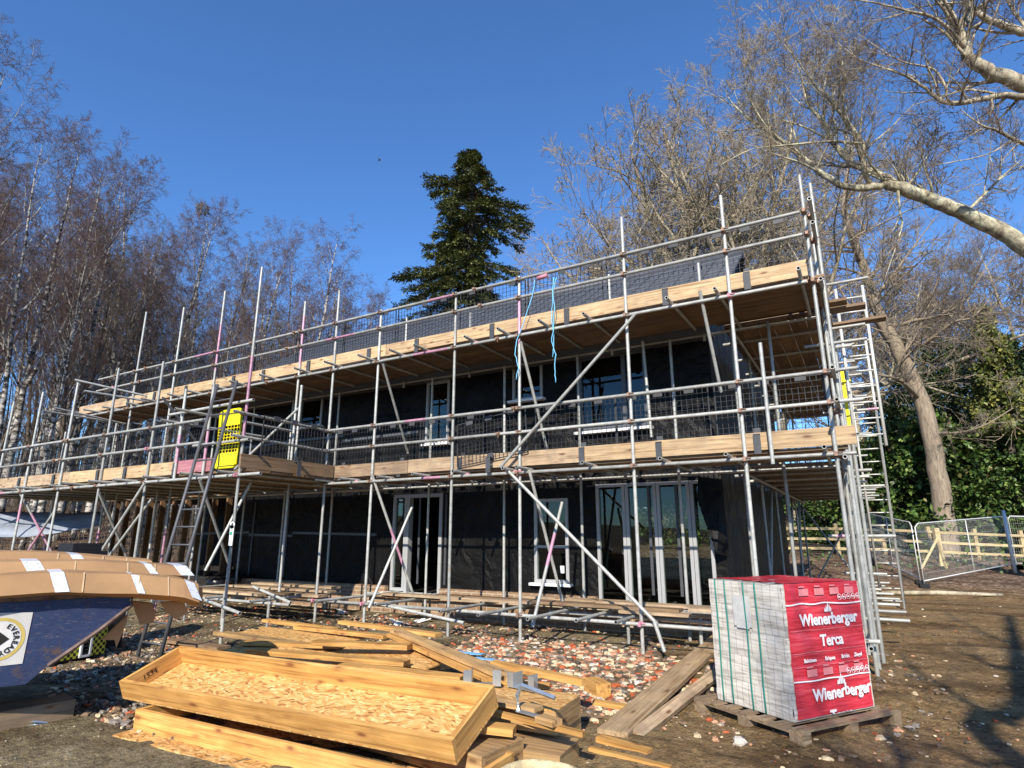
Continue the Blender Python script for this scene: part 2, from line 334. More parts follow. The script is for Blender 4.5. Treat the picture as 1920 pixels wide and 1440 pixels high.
# ------------------------------------------------------------------ ground
def sstep(x): x = max(0., min(1., x)); return x*x*(3-2*x)
def gz(x, y):
    s = x*RT.x+y*RT.y
    e = max(0., -20.3-x, y-19.3)
    a = float(np.interp(s, [-15, 0, 11, 20, 40], [.17, .14, .11, .045, .045]))
    z = .02+a*min(e, 16)+.05*max(0., e-16)
    z += .10*sstep((y-6.5)/1.5)*sstep((19-y)/2)*(1 if x > -20 else 0)
    return z
xs = list(np.arange(-17, 5.01, .11)); ys = list(np.arange(-.5, 17.01, .11))
def ext(a, lo, hi):
    d = .11*1.5; v = a[0]
    while v > lo: v -= d; d *= 1.22; a.insert(0, v)
    d = .11*1.5; v = a[-1]
    while v < hi: v += d; d *= 1.22; a.append(v)
    return a
def ext2(a, lo, hi):   # medium steps out to the wood, then growing ones
    v = a[0]
    while v > -60: v -= 1.2; a.insert(0, v)
    v = a[-1]
    while v < 60: v += 1.2; a.append(v)
    return ext(a, lo, hi)
xs = ext2(xs, -500, 500); ys = ext2(ys, -500, 500)
g = MB(); nx, ny = len(xs), len(ys)
for y in ys:
    for x in xs:
        z = gz(x, y)
        if -18 < x < 6 and -1 < y < 19:
            z += .022*noise.noise(Vector((x*1.3, y*1.3, 0)))+.012*noise.noise(Vector((x*5, y*5, 3)))+.006*noise.noise(Vector((x*13, y*13, 8)))
            z += .05*max(0, noise.noise(Vector((x*.8+4, y*2.4, 1))))*(1 if x > -1 else .5)+.018*abs(noise.noise(Vector((x*2.6, y*3.1, 4))))
            if y > 5.5 and x < -.2: z += .05*max(0, noise.noise(Vector((x*.7, y*.9, 5))))
        else: z += .12*noise.noise(Vector((x*.25, y*.25, 0)))+.04*noise.noise(Vector((x*1.1, y*1.1, 0)))
        g.v.append((x, y, z))
g.f = [(j*nx+i, j*nx+i+1, (j+1)*nx+i+1, (j+1)*nx+i) for j in range(ny-1) for i in range(nx-1)]
g.m = [0]*len(g.f); g.sm = [True]*len(g.f)
obj('ground', g, M['ground'], origin=(0, 0, 0), kind='structure', label='brown site mud with leaf litter rising to the wood')

# ------------------------------------------------------------------ rubble
def stone(mb, c, r, m, flat=.6):
    a = random.random()*6.28; vs = []
    n = random.choice((4, 5, 5)); el = random.uniform(.5, 1)
    for k, (zz, rr) in enumerate(((-.5, .9), (.1, 1.), (.6, .75))):
        for j in range(n):
            th = a+2*math.pi*j/n+random.uniform(-.3, .3); q = rr*random.uniform(.65, 1.2)
            vs.append((c[0]+math.cos(th)*r*q, c[1]+math.sin(th)*r*q*el, c[2]+zz*r*flat*random.uniform(.7, 1.2)))
    fs = [tuple(range(n))[::-1], tuple(range(2*n, 3*n))]
    for k in range(2):
        for j in range(n): fs.append((k*n+j, k*n+(j+1) % n, (k+1)*n+(j+1) % n, (k+1)*n+j))
    mb.add(vs, fs, m)
def scatter(name, npt, area, sizes, weights, label, flat=.6, power=2.2):
    mb = MB(); k = 0; t = 0
    while k < npt and t < npt*30:
        t += 1; x = random.uniform(area[0], area[1]); y = random.uniform(area[2], area[3])
        if not area[4](x, y): continue
        r = sizes[0]+(sizes[1]-sizes[0])*random.random()**power
        stone(mb, (x, y, gz(x, y)+r*.15*random.random()+.01), r, random.choices(range(7), weights)[0], flat); k += 1
    return obj(name, mb, STONES, origin=(0, 0, 0), kind='stuff', label=label)
def rub(x, y):
    d = 1.0
    if x > -1.6: d = .45
    if x > -.4: d = max(0, 1-(x+.4)/1.3)*.4
    if y < 5.9: d *= max(0., 1-(5.9-y)/1.2)**1.3
    return random.random() < d*(.35+.65*sstep(.5+1.6*noise.noise(Vector((x*.8, y*.8, 2)))))
scatter('brick_rubble', 12000, (-13, .6, 5.0, 9.6, rub), (.006, .045), (2, 3, 3, 1.2, 3, 8, 6), 'brownish brick rubble and dirt clods under the scaffolding', .7, 3.2)
def dense(x, y): return random.random() < (1 if x < -1.9 else .35)* sstep(.75+1.3*noise.noise(Vector((x*.9, y*.9, 2))))*sstep((x+5.6)/1.2)*sstep((.1-x)/1.)*sstep((y-5.3)/.5)*sstep((8.4-y)/.7)
scatter('brick_chips', 6500, (-5.6, .1, 5.3, 8.4, dense), (.009, .062), (3, 4, 4.5, 1.5, 1.5, 5, 3), 'denser red, pink and cream brick chips before the scaffolding', .7, 2.6)
scatter('left_rubble', 5200, (-11, -5.0, 3.2, 6.6, lambda x, y: abs((y-4.1)-(-.35)*(x+6.5)) < 1.), (.006, .05), (.7, 2, 2, 1, 4, 7, 3), 'dusty broken rubble between the skip and the timber pile', .7, 2.8)
scatter('gravel', 3600, (-6.5, 3., 1.0, 6.0, lambda x, y: random.random() < (.8 if x < -1.6 else .15)), (.003, .014), (.6, 1, 2, 1.5, 4, 6, 4), 'small loose gravel trodden into the mud', .5, 3)
scatter('mud_clods', 4200, (-1.8, 5.5, 2.4, 13, lambda x, y: random.random() < sstep(.6+1.6*noise.noise(Vector((x*.7, y*.7, 6))))), (.005, .032), (.3, .6, .6, .3, .6, 10, 3), 'crumbled brown mud clods on the trodden ground', .6, 3)
scatter('pale_chips', 520, (-.9, 5.5, 2.0, 17.5, lambda x, y: random.random() < (1. if (x < 1.5 and 6.8 < y < 9.5) else .25)), (.005, .028), (2, 3, 4, 2, 1, 2, 0), 'pale stone chips scattered over the bare mud', .6, 3)

# ------------------------------------------------------------------ house
HX1, HXU, HXL, HY, HB = -1.9, -15.9, -19.4, 9.7, 17.7
house = empty('house', (-9, HY, .1), 'half-built two storey house wrapped in black membrane behind the scaffolding', 'house')
def px_rect(x0, y0, x1, y1, Y=HY):
    a = aty(x0, (y0+y1)/2, Y).x; b = aty(x1, (y0+y1)/2, Y).x; xm = (x0+x1)/2
    return [a, b, aty(xm, y1, Y).z, aty(xm, y0, Y).z]
def wall_y(mb, x0, x1, z0, z1, y0, y1, ops, m=0):
    X = sorted(set([x0, x1]+[min(max(q, x0), x1) for o in ops for q in o[:2]])); Z = sorted(set([z0, z1]+[min(max(q, z0), z1) for o in ops for q in o[2:4]]))
    for i in range(len(X)-1):
        for j in range(len(Z)-1):
            cx, cz = (X[i]+X[i+1])/2, (Z[j]+Z[j+1])/2
            if any(o[0] < cx < o[1] and o[2] < cz < o[3] for o in ops): continue
            mb.bx((X[i], y0, Z[j]), (X[i+1], y1, Z[j+1]), m)
door = px_rect(762, 925, 829, 1104); door[2] = .5; sidel = [px_rect(737, 1000, 762, 1000)[0], door[0], .55, 2.42]; door[3] = 2.42
winL = px_rect(1003, 935, 1067, 1093)
scr = [aty(1120, 1000, HY).x, aty(1338, 1000, HY).x, .5, 2.45]
winA = px_rect(1085, 650, 1215, 806); winA[3] = 4.75
winB = px_rect(962, 680, 1018, 750); winC = px_rect(800, 722, 843, 832); winD = px_rect(563, 746, 605, 800)
winC[3] = 4.72
lower_ops = [[sidel[0], door[1], .5, 2.42], winL, scr]
upper_ops = [winA, winB, winC, winD]
mb = MB(); wall_y(mb, -13.4, HX1, .62, 2.72, HY, HY+.3, lower_ops); wall_y(mb, HXU, HX1, 2.72, 5.0, HY, HY+.3, upper_ops)
obj('front_wall', mb, M['membrane'], house)
bo = [aty(1195, 1000, HB).x, aty(1345, 1000, HB).x, .5, 2.45]
mb = MB(); wall_y(mb, HXU, HX1, .1, 5.0, HB-.3, HB, [bo]); obj('back_wall', mb, M['membrane'], house)
mb = MB(); mb.bx((HX1-.3, HY+.3, .1), (HX1, HB-.3, 5.0))
vs = [(HX1-.3, HY+.02, 5.), (HX1-.3, HB-.02, 5.), (HX1-.3, (HY+HB)/2, 7.78)]; mb.add(vs+[(HX1, b, c) for a, b, c in vs], [(0, 1, 2), (5, 4, 3), (0, 3, 4, 1), (1, 4, 5, 2), (2, 5, 3, 0)])
obj('gable_wall', mb, M['membrane'], house)
mb = MB(); mb.bx((HXU, HY+.3, 2.72), (HXU+.3, HB-.3, 5.0)); mb.bx((HXL, HY+3, .1), (HXL+.3, HB-.3, 2.9)); obj('end_wall', mb, M['membrane'], house)
mb = MB(); mb.bx((HXL, HY+.1, .3), (HX1-.3, HB-.3, .48)); mb.bx((HXL, HY+.3, 2.6), (HX1-.3, HB-.3, 2.78)); mb.bx((HXU+.3, HY+.3, 4.86), (HX1-.3, HB-.3, 4.96))
mb.bx((-8.9, HY+.3, .48), (-8.7, HB-.3, 2.6)); mb.bx((-12.4, HY+4, .48), (-9, HY+4.15, 2.6)); mb.bx((-8.7, HY+3.4, .48), (-6.4, HY+3.5, 2.6)); mb.bx((-6.4, HY+.3, .48), (-6.25, HB-.3, 2.6)); mb.bx((HXU+.3, HY+3.5, 2.78), (HX1-.3, HY+3.6, 4.86))
mb.bx((HXL+.3, HY+3, .48), (-13.4, HY+3.1, 2.6))
obj('inner_floor', mb, M['dark_in'], house)
mb = MB(); rs = random.Random(5)
for z in (1.62, 3.75): 
    x = HX1-.1
    while x > -13.3:
        e = x-rs.uniform(1.5, 2.6); xm_ = (x+e)/2
        if not any(o_[0]-.1 < q_ < o_[1]+.1 and o_[2] < z < o_[3] for o_ in lower_ops+upper_ops for q_ in (x, e, xm_, (x+xm_)/2, (e+xm_)/2)):
            o_ = MB(); o_.box((xm_, HY-.006, z+rs.uniform(-.06, .06)), (x-e, .008, .05), Matrix.Rotation(rs.uniform(-.02, .02), 3, 'Y')); obj('seam_tape', o_, M['gframe'], house)
        x = e
for x in (-2.6, -3.05, -7.1, -7.75, -10.2, -11.6, -12.8):
    o_ = MB(); o_.box((x, HY-.010, 1.55), (.045, .012, 1.7)); obj('wall_batten', o_, M['clip'], house)
# open timber frame at the far end of the ground floor
for i in range(11):
    x = -19.2+i*.58; mb = MB(); mb.bx((x, HY+.02, .3), (x+.05, HY+.16, 2.6)); obj('wall_stud', mb, M['stud'], house)
mb = MB(); mb.bx((-19.4, HY, 2.6), (-13.4, HY+.2, 2.78)); mb.bx((-19.4, HY, .2), (-13.4, HY+.2, .3)); obj('wall_plate', mb, M['stud'], house)
# brick base
mb = MB()
for a, b in ((-16.5, sidel[0]-.05), (door[1]+.05, scr[0]-.02)): mb.bx((a, HY-.12, .0), (b, HY-.005, .64))
mb.bx((sidel[0]-.05, HY-.1, .0), (door[1]+.05, HY+.1, .49)); mb.bx((scr[0]-.02, HY-.12, .0), (HX1-.05, HY-.005, .48))
obj('brick_base', mb, M['brick'], house, origin=(-9, HY-.1, 0))
mb = MB(); mb.bx((sidel[0]-.1, HY-.2, .49), (door[1]+.1, HY+.06, .53)); obj('doorstep', mb, M['white'], house)
def window(o, frame_m, name='window', fw=.055, mull=(), trans=(), sill=True, glass=True, Y=HY, proud=.03, frame_only=False):
    x0, x1, z0, z1 = o; mb = MB(); y0, y1 = Y-proud, Y+.05
    mb.bx((x0, y0, z0), (x0+fw, y1, z1)); mb.bx((x1-fw, y0, z0), (x1, y1, z1)); mb.bx((x0+fw, y0, z1-fw), (x1-fw, y1, z1)); mb.bx((x0+fw, y0, z0), (x1-fw, y1, z0+fw))
    for q in mull: mb.bx((q-fw*.5, y0+.004, z0+fw), (q+fw*.5, y1, z1-fw))
    for q in trans: mb.bx((x0+fw, y0+.006, q-fw*.4), (x1-fw, y1, q+fw*.4))
    f = obj(name, mb, frame_m, house)
    if glass:
        mb = MB(); mb.bx((x0+fw*.5, Y+.012, z0+fw*.5), (x1-fw*.5, Y+.02, z1-fw*.5)); obj('pane', mb, M['glass'], f)
    if sill:
        mb = MB(); mb.bx((x0-.06, Y-.13, z0-.045), (x1+.06, Y-.005, z0-.002)); obj('sill', mb, M['white'], f)
    return f
zmid = aty(1035, 1025, HY).z
wl = window(winL, M['wframe'], trans=(zmid,), mull=())
mb = MB(); c = aty(1053, 1068, HY-.02); mb.box((c.x, HY+.006, c.z), (.075, .004, .12)); obj('sticker', mb, M['white'], wl)
window(winA, M['gframe'], mull=(winA[1]-.42,), fw=.07); window(winB, M['wframe'], fw=.05); window(winC, M['wframe'], fw=.05); window(winD, M['wframe'], fw=.05)
window(sidel, M['wframe'], sill=False, fw=.06)
mb = MB(); d = door; mb.bx((d[0]+.002, HY-.03, d[2]), (d[0]+.065, HY+.1, d[3])); mb.bx((d[1]-.07, HY-.03, d[2]), (d[1], HY+.1, d[3])); mb.bx((d[0]+.065, HY-.028, d[3]-.07), (d[1]-.07, HY+.1, d[3])); obj('door_frame', mb, M['wframe'], house)
# tall glazed screens on the right
px_m = [1120, 1168, 1183, 1228, 1242, 1292, 1306, 1338]
xm = [aty(q, 1000, HY).x for q in px_m]
for i in range(0, 8, 2):
    pass
edges = [scr[0], (xm[1]+xm[2])/2, (xm[3]+xm[4])/2, (xm[5]+xm[6])/2, scr[1]]
for i in range(4): window([edges[i]+.004, edges[i+1]-.004, scr[2], scr[3]], M['wframe'] if i != 2 else M['wframe'], 'glazed_screen', .052, sill=False)
# loose flap of membrane at the corner
mb = MB()
p = [(HX1+.02, HY-.02, 2.62), (HX1-.3, HY-.1, 2.60), (HX1-.34, HY-.16, 2.15), (HX1-.1, HY-.25, 1.35), (HX1+.03, HY-.05, 1.3)]
mb.add(p+[(a+.01, b+.012, c) for a, b, c in p], [(0, 1, 2, 3, 4), (9, 8, 7, 6, 5)]+[(i, (i+1) % 5, 5+(i+1) % 5, 5+i) for i in range(5)]); obj('membrane_flap', mb, M['membrane'], house)
# roof: stepped tile courses on both slopes
RY, RZ, EZ, EY = (HY+HB)/2, 7.93, 4.92, HY-.45
for nm, sg in (('front_roof', 1), ('back_roof', -1)):
    mb = MB(); ncr = 17
    for k in range(ncr):
        def pt(t, off): y = (EY+(RY-EY)*t); z = EZ+(RZ-EZ)*t+off; return (y if sg > 0 else 2*RY-y, z)
        t0, t1 = k/ncr, (k+1)/ncr+.012
        a, b = pt(t0, .05), pt(t1, .012); c, d = pt(t0, .012), pt(t1, -.03)
        xx = HXU-.25
        while xx < HX1+.12:
            x2 = min(xx+.30, HX1+.15)
            mb.hexa([(xx, c[0], c[1]), (x2-.006, c[0], c[1]), (x2-.006, d[0], d[1]), (xx, d[0], d[1]), (xx, a[0], a[1]-.008), (x2-.006, a[0], a[1]+.008), (x2-.006, b[0], b[1]+.008), (xx, b[0], b[1]-.008)])
            xx = x2
    obj(nm, mb, M['tile'], house)
mb = MB(); mb.poly([(HXU-.25, RY, RZ+.02), (HX1+.15, RY, RZ+.02)], .11, 10); obj('ridge', mb, M['tile'], house)
mb = MB(); mb.bx((HXU-.2, EY-.02, EZ-.22), (HX1+.1, EY+.02, EZ-.02)); mb.bx((HXU-.2, EY+.02, EZ-.2), (HX1+.1, HY+.0, EZ-.17)); obj('fascia', mb, M['gframe'], house)
# flat roof edge of the single storey end
mb = MB(); mb.bx((HXL-.1, HY-.05, 2.78), (HXU-.01, HB-.3, 2.95)); obj('low_roof', mb, M['membrane'], house)

# ------------------------------------------------------------------ scaffolding
scaf = empty('scaffolding', (-9, 8, .1), 'two-lift galvanised tube scaffolding with timber boards in front of the black house', 'scaffolding')
YF, YI, YL = 8.0, 9.38, 6.1
Z0, Z1, Z2 = .50, 2.53, 4.72
def tube(name, p0, p1, pink=None, n=10, parent=scaf):
    mb = MB(); mats = None; cuts = None
    if pink:
        a, b = pink; cuts = [q for q in (a, b) if 0 < q < 1]; ts = [0]+cuts+[1]; mats = [1 if a <= (ts[i]+ts[i+1])/2 <= b else 0 for i in range(len(ts)-1)]
    mb.pipe(p0, p1, n=n, mats=mats, cuts=cuts); return obj(name, mb, TUBE, parent, origin=p0)
coup = [[], []]
def coupler_mesh():
    mb = MB(); mb.poly([(0, 0, -.028), (0, 0, .028)], .034, 10); mb.box((.0, -.045, 0), (.035, .05, .05)); mb.poly([(-.028, .0, .0), (.028, .0, .0)], .036, 8)
    mb.poly([(.02, -.05, .012), (.075, -.05, .012)], .008, 6); return mb
for i, k in enumerate(('coupler', 'coupler_pink')): coup[i] = mesh_from(coupler_mesh(), 'coupler', M[k])
allc = []
def cpl(p, rot=0, pk=None):
    allc.append((Vector(p), rot, (random.random() < .15) if pk is None else pk))
# front row standards: (x, bottom z, top z)
pinkp = lambda q=.35, k=.6: (lambda a: (a, a+random.uniform(.06, .2)))(random.uniform(.1, .8)) if random.random() < q*.6 else None
fx = [(-.23, .1, 6.24), (-1.24, .1, 6.25), (-2.70, .08, 6.33), (-4.50, .1, 5.76), (-5.77, .1, 5.75), (-7.5, .12, 5.76), (-8.66, .1, 6.4)]
for x, a, b in fx: tube('standard', (x, YF, a), (x, YF, b), pinkp(.7))
ux = [(-9.64, 6.36), (-11.19, 7.51), (-12.45, 7.2), (-14.05, 7.1), (-15.75, 7.31), (-16.66, 5.91)]
for i, (x, t) in enumerate(ux): tube('standard', (x, YF, .3), (x, YF, t), (.72, .88) if i == 2 else pinkp(.4))
lx = [(-17.2, 4.69), (-15.8, 4.76), (-14.27, 4.78), (-12.7, 4.85), (-11.13, 4.79), (-8.53, 4.83)]
for i, (x, t) in enumerate(lx): tube('standard', (x, YL, .1), (x, YL, t), (.64, .93) if i == 5 else pinkp(.4))
for x in (-10.28, -9.48): tube('standard', (x, YL, 2.5), (x, YL, 4.15), (.2, .5))
tube('standard', (-18.7, YL, .3), (-18.7, YL, 4.7)); tube('standard', (-20.2, YL, .6), (-20.2, YL, 4.6))
tube('standard', (-.92, YF-.07, 2.45), (-.92, YF-.07, 4.0)); tube('standard', (-8.75, 7.35, 2.62), (-8.75, 7.35, 4.3))
# inner row
ix = [-.95, -2.45, -4.1, -5.6, -7.3, -8.8, -9.9, -11.4, -12.8, -14.3, -15.9, -17.]
for x in ix: tube('standard', (x, YI, .1), (x, YI, 4.75))
for x in (-12.6, -15.2, -17.6): tube('standard', (x, 7.45, .1), (x, 7.45, 4.2), (.0, .4))
tube('standard', aty(1205, 640, 9.2), aty(1222, 820, 9.2)-Vector((0, 0, .0))); 
for x, z in ((-1.9, 5.95), (-6.4, 5.95), (-3.45, 6.1), (-8.05, 6.15)): tube('standard', (x, YI, 4.6), (x, YI, z))
# ledgers
def run(name, x0, x1, y, z, pl=5.2, pink=.5, stag=.05):
    x = x0; k = 0
    while x > x1+.2:
        e = max(x1, x-pl*random.uniform(.8, 1.1)); tube(name, (x, y, z+(stag if k % 2 else 0)*.0), (e, y, z), pinkp(pink)); 
        if e > x1: cpl(((e), y, z), 1)
        x = e-.004; k += 1
OF = YF-.05
run('ledger', -.02, -8.9, OF, Z1); run('ledger', -.30, -18.3, OF, Z2); run('ledger', -.05, -8.8, OF, Z0)
run('ledger', -.1, -17.6, YI+.05, Z1, pink=.2); run('ledger', -.1, -17.6, YI+.05, Z2, pink=.2); run('ledger', -.6, -8.8, YI+.05, Z0, pink=.2)
run('ledger', -7.95, -20.8, YL-.05, Z1, pink=.9)
for z, a in ((3.15, .1), (3.53, -.02)): run('guard_rail', .12, -8.7, OF, z)
for z in (5.37, 5.69): run('guard_rail', -.28, -17.5, OF, z, pink=.7)
for z in (3.13, 3.52): run('guard_rail', -9.5, -20.8, YL-.05, z, pink=.4)
tube('guard_rail', (-8.3, YL-.06, 3.08), (-9.75, YL-.06, 3.08)); tube('guard_rail', (-8.3, YL-.06, 3.72), (-10.6, YL-.06, 3.70))
for z in (3.14, 3.52): tube('guard_rail', (-8.48, YL-.25, z), (-8.62, YF+.1, z))
tube('guard_rail', (-9.5, YL-.6, 3.6), (-9.6, YF-.1, 3.6)); tube('guard_rail', (-10.4, YL-.3, 3.55), (-10.4, YF-.1, 3.55))
# raised side tubes at far left
for q in ((140, 712, 300, 748), (158, 733, 300, 756), (80, 770, 215, 792), (103, 765, 235, 795)):
    a = aty(q[0], q[1], 6.6); b = aty(q[2], q[3], 8.3); tube('guard_rail', a, b)
# transoms
def transoms(xsl, y0, y1, z):
    for x in xsl:
        j = random.uniform(-.09, .05); tube('transom', (x, y0+j, z), (x+random.uniform(-.03, .03), y1, z), n=8); cpl((x, y0+.33, z-.03), 2)
tx = [-.36, -1.38, -2.02, -3.25, -3.95, -4.68, -5.35, -6.35, -6.9, -7.6, -8.45, -9.3, -10.3, -11.3, -12.0, -12.9, -13.6, -14.6, -15.4, -16.4, -17.2, -18.1]
transoms(tx, 7.66, 9.6, Z2+.049)
transoms([-.33, -1.42, -2.25, -3.3, -4.35, -4.62, -5.5, -6.3, -7.1, -7.9, -8.5], 7.68, 9.55, Z1+.049)
transoms([-8.7, -9.5, -10.6, -11.6, -12.3, -13.3, -14.1, -15.2, -16.1, -17.1, -18.1, -19.2], 5.8, 9.55, Z1+.049)
for x, a, b in ((-1.5, 7.75, 8.9), (-2.9, 7.6, 9.5), (-4.0, 7.3, 9.5), (-4.8, 7.35, 9.5), (-5.5, 7.4, 9.3), (-6.9, 7.6, 9.5), (-8.1, 7.5, 9.5), (-3.4, 7.5, 9.4)):
    tube('transom', (x, a, Z0+.05), (x+.05, b, Z0+.05), n=8)
# boards: each its own mesh lying along X
def board(name, x0, x1, y, z, mat, w_=.222, t=.038, parent=scaf, tilt=0.):
    mb = MB(); L = abs(x1-x0); mb.box((0, 0, 0), (L, w_, t)); me = mesh_from(mb, name, M[mat]); o = bpy.data.objects.new(name, me); COL.objects.link(o)
    o.parent = parent; o.location = Vector(((x0+x1)/2, y, z))-WL[parent.name]; o.rotation_euler = (tilt, 0, random.uniform(-.002, .002)); return o
def deck(x0, x1, y0, nb, z, mat='board_old', L=3.9):
    for i in range(nb):
        x = x0-random.uniform(0, .06)*(i != 0)
        first = True
        while x > x1+.3:
            l = L*(random.uniform(.35, 1) if first and i % 2 else 1); first = False
            e = max(x1, x-l); board('platform_board', x, e, y0+i*.232+random.uniform(-.002, .002), z+random.uniform(0, .004), mat); x = e-.006
ZB2, ZB1 = Z2+.049+.0242+.019, Z1+.049+.0242+.019
deck(-.1, -18.4, 8.19, 5, ZB2); deck(-.1, -8.7, 8.19, 5, ZB1); deck(-8.45, -20.6, 6.28, 14, ZB1)
def toe(x0, x1, y, zb, mats=('board',), L=3.9):
    x = x0
    while x > x1+.3:
        e = max(x1, x-L*random.uniform(.75, 1.))
        mb = MB(); l = x-e; mb.box((0, 0, 0), (l, .222, .038)); me = mesh_from(mb, 'toe_board', M[random.choice(mats)]); o = bpy.data.objects.new('toe_board', me); COL.objects.link(o)
        o.parent = scaf; o.location = Vector(((x+e)/2, y, zb+.112+random.uniform(-.006, .006)))-WL[scaf.name]; o.rotation_euler = (math.pi/2, random.uniform(-.003, .003), 0); x = e-.01
TB_ = ('board', 'board', 'board_b', 'board_c', 'board_b')
toe(-.28, -18.45, YF+.046, ZB2+.022, TB_); toe(.0, -8.6, YF+.046, ZB1+.022, TB_); toe(-10.35, -20.7, YL+.046, ZB1+.022, TB_)
mb = MB(); mb.box((0, 0, 0), (1.0, .222, .038)); me = mesh_from(mb, 'toe_board', M['pinkwood']); o = bpy.data.objects.new('toe_board', me); COL.objects.link(o); o['label'] = 'toe board stained pink'
o.parent = scaf; o.location = Vector((-9.84, YL+.046, ZB1+.134))-WL[scaf.name]; o.rotation_euler = (math.pi/2, 0, 0)
mb = MB(); mb.box((0, 0, 0), (1.95, .222, .038)); me = mesh_from(mb, 'toe_board', M['board_old']); o = bpy.data.objects.new('toe_board', me); COL.objects.link(o)
o.parent = scaf; o.location = Vector((-8.47, 7.02, ZB1+.134))-WL[scaf.name]; o.rotation_euler = (math.pi/2, 0, math.pi/2)
# braces
def brace(a, b, Ya, Yb=None, pink=None):
    p0 = aty(*a, Ya); p1 = aty(*b, Ya if Yb is None else Yb); tube('brace', p0, p1, pink)
brace((938, 876), (1192, 588), 7.88); brace((948, 878), (1232, 1170), 7.87, 7.86); brace((1226, 1163), (1246, 1222), 7.8, 7.78)
brace((992, 880), (1060, 1150), 7.9, 9.0); brace((998, 1176), (1054, 942), 7.5, 8.5, (.45, .72)); brace((697, 888), (775, 1115), 7.9, 8.9, (.45, .75)); brace((692, 1140), (773, 950), 7.8, 8.6)
brace((1312, 545), (1352, 735), 7.9, 8.6); brace((718, 682), (765, 850), 7.9, 8.9); brace((976, 640), (1030, 860), 7.95, 8.9)
brace((30, 910), (102, 1045), YL-.08, YL+.6, (.4, .9)); brace((108, 950), (45, 1045), YL+.3, YL+.3, (.4, .9)); brace((186, 925), (240, 1050), YL-.08, YL+.8); brace((272, 905), (172, 1062), YL-.1); brace((285, 935), (190, 1062), YL+.5)
brace((375, 900), (430, 1060), YL-.08, YL+1.); brace((470, 905), (385, 1070), YL+.8, YL+.3); brace((305, 745), (385, 850), YL-.1, YL+1.2); brace((560, 765), (440, 880), 8., 7.6)
# boot-level extra tubes
tube('brace', aty(690, 1128, 7.9), aty(870, 1168, 7.95)); tube('brace', aty(475, 1100, 7.4), aty(545, 1130, 7.2)); tube('brace', aty(385, 1125, 6.2), aty(450, 1150, 5.9)); tube('standard', (-8.25, 5.9, .1), (-8.25, 5.9, .45))
# low working platform by the brickwork: separate short boards
for i, (x0, x1, y, z, mt) in enumerate(((-.9, -3.6, 8.75, .66, 'board'), (-.7, -3.2, 9.0, .62, 'board_old'), (-1.3, -3.1, 8.35, .60, 'board'), (-3.4, -6.7, 8.9, .60, 'board_old'), (-3.3, -5.1, 9.15, .63, 'board'), (-4.6, -7.6, 8.6, .61, 'board'),
        (-8.6, -11.4, 8.3, .62, 'board'), (-8.5, -11.8, 8.0, .57, 'board'), (-9.0, -12.6, 7.7, .60, 'board_old'), (-9.2, -12.1, 7.3, .62, 'board'), (-8.8, -11.1, 8.6, .66, 'board'), (-2.3, -4.4, 8.45, .64, 'board_old'), (-.8, -2.1, 8.15, .70, 'board'))):
    board('platform_board', x0, x1, y, z, mt)
run('ledger', -8.4, -12.9, 7.2, .5); run('ledger', -8.4, -12.9, 8.2, .5); run('ledger', -1., -4.3, 8.55, .5)
for x in (-9, -10.2, -11.3, -12.4): tube('transom', (x, 6.9, .55), (x, 8.9, .55)); tube('standard', (x+.1, 7.2, .08), (x+.1, 7.2, .62))
for x in (-1.3, -2.1, -3.1, -4.2, -5.9, -7.): tube('standard', (x, 8.6, .08), (x, 8.6, .66)) if x > -4 else None
# right-hand return scaffold, running back along the gable
ry = [9.4, 11., 12.8, 14.6, 16.4, 18.2]
for i, y in enumerate(ry):
    tube('standard', (-.20+.02*(i % 2), y, .1), (-.20, y, 6.2-.2*(i % 2) if i < 2 else 5.2+random.uniform(0, 1)), pinkp(.3))
    tube('standard', (-1.5, y+.05, .1), (-1.5, y+.05, 4.8))
tube('standard', (-.12, 8.12, .1), (-.12, 8.12, 6.15)); tube('standard', (-.10, 8.5, .1), (-.10, 8.5, 3.9)); tube('standard', (-.05, 9.0, .1), (-.05, 9.0, 2.9))
for z in (Z0, Z1, Z2, 3.15, 3.53, 5.37, 5.69): tube('ledger' if z in (Z0, Z1, Z2) else 'guard_rail', (-.14, 7.55 if z in (3.15, 3.53, 5.37, 5.69) else 7.8, z-.055), (-.14, 18.4, z-.055), pinkp(.4))
for z in (Z0, Z1, Z2): tube('ledger', (-1.45, 9.5, z-.055), (-1.45, 18.4, z-.055))
for z, zz in ((Z1, .0), (Z2, .0), (Z0, 0)):
    for y in (10.1, 11.2, 12.3, 13.4, 14.5, 15.6, 16.7, 17.8): tube('transom', (-1.75, y, z-.006), (random.uniform(.02, .35), y, z-.006), n=8)
for z in (.95, 1.6, 3.05, 3.45, 3.9, 5.2, 4.3):
    for y in (9.4, 12.8, 16.4):
        if random.random() < .75: tube('transom', (-.5, y+.06, z), (random.uniform(.1, .45), y+.06, z), pinkp(.3), n=8)
for y0, y1 in ((11, 12.8), (14.6, 16.4), (16.4, 18.2)):
    tube('brace', (-.26, y0, .2), (-.26, y1, 2.5)); tube('brace', (-.28, y1, .2), (-.28, y0, 2.5)); tube('brace', (-1.56, y0, .2), (-1.56, y1, 2.5))
tube('brace', (-1.5, 17.9, .2), (-.2, 17.9, 2.4)); tube('brace', (-.2, 18., .2), (-1.5, 18., 2.4))
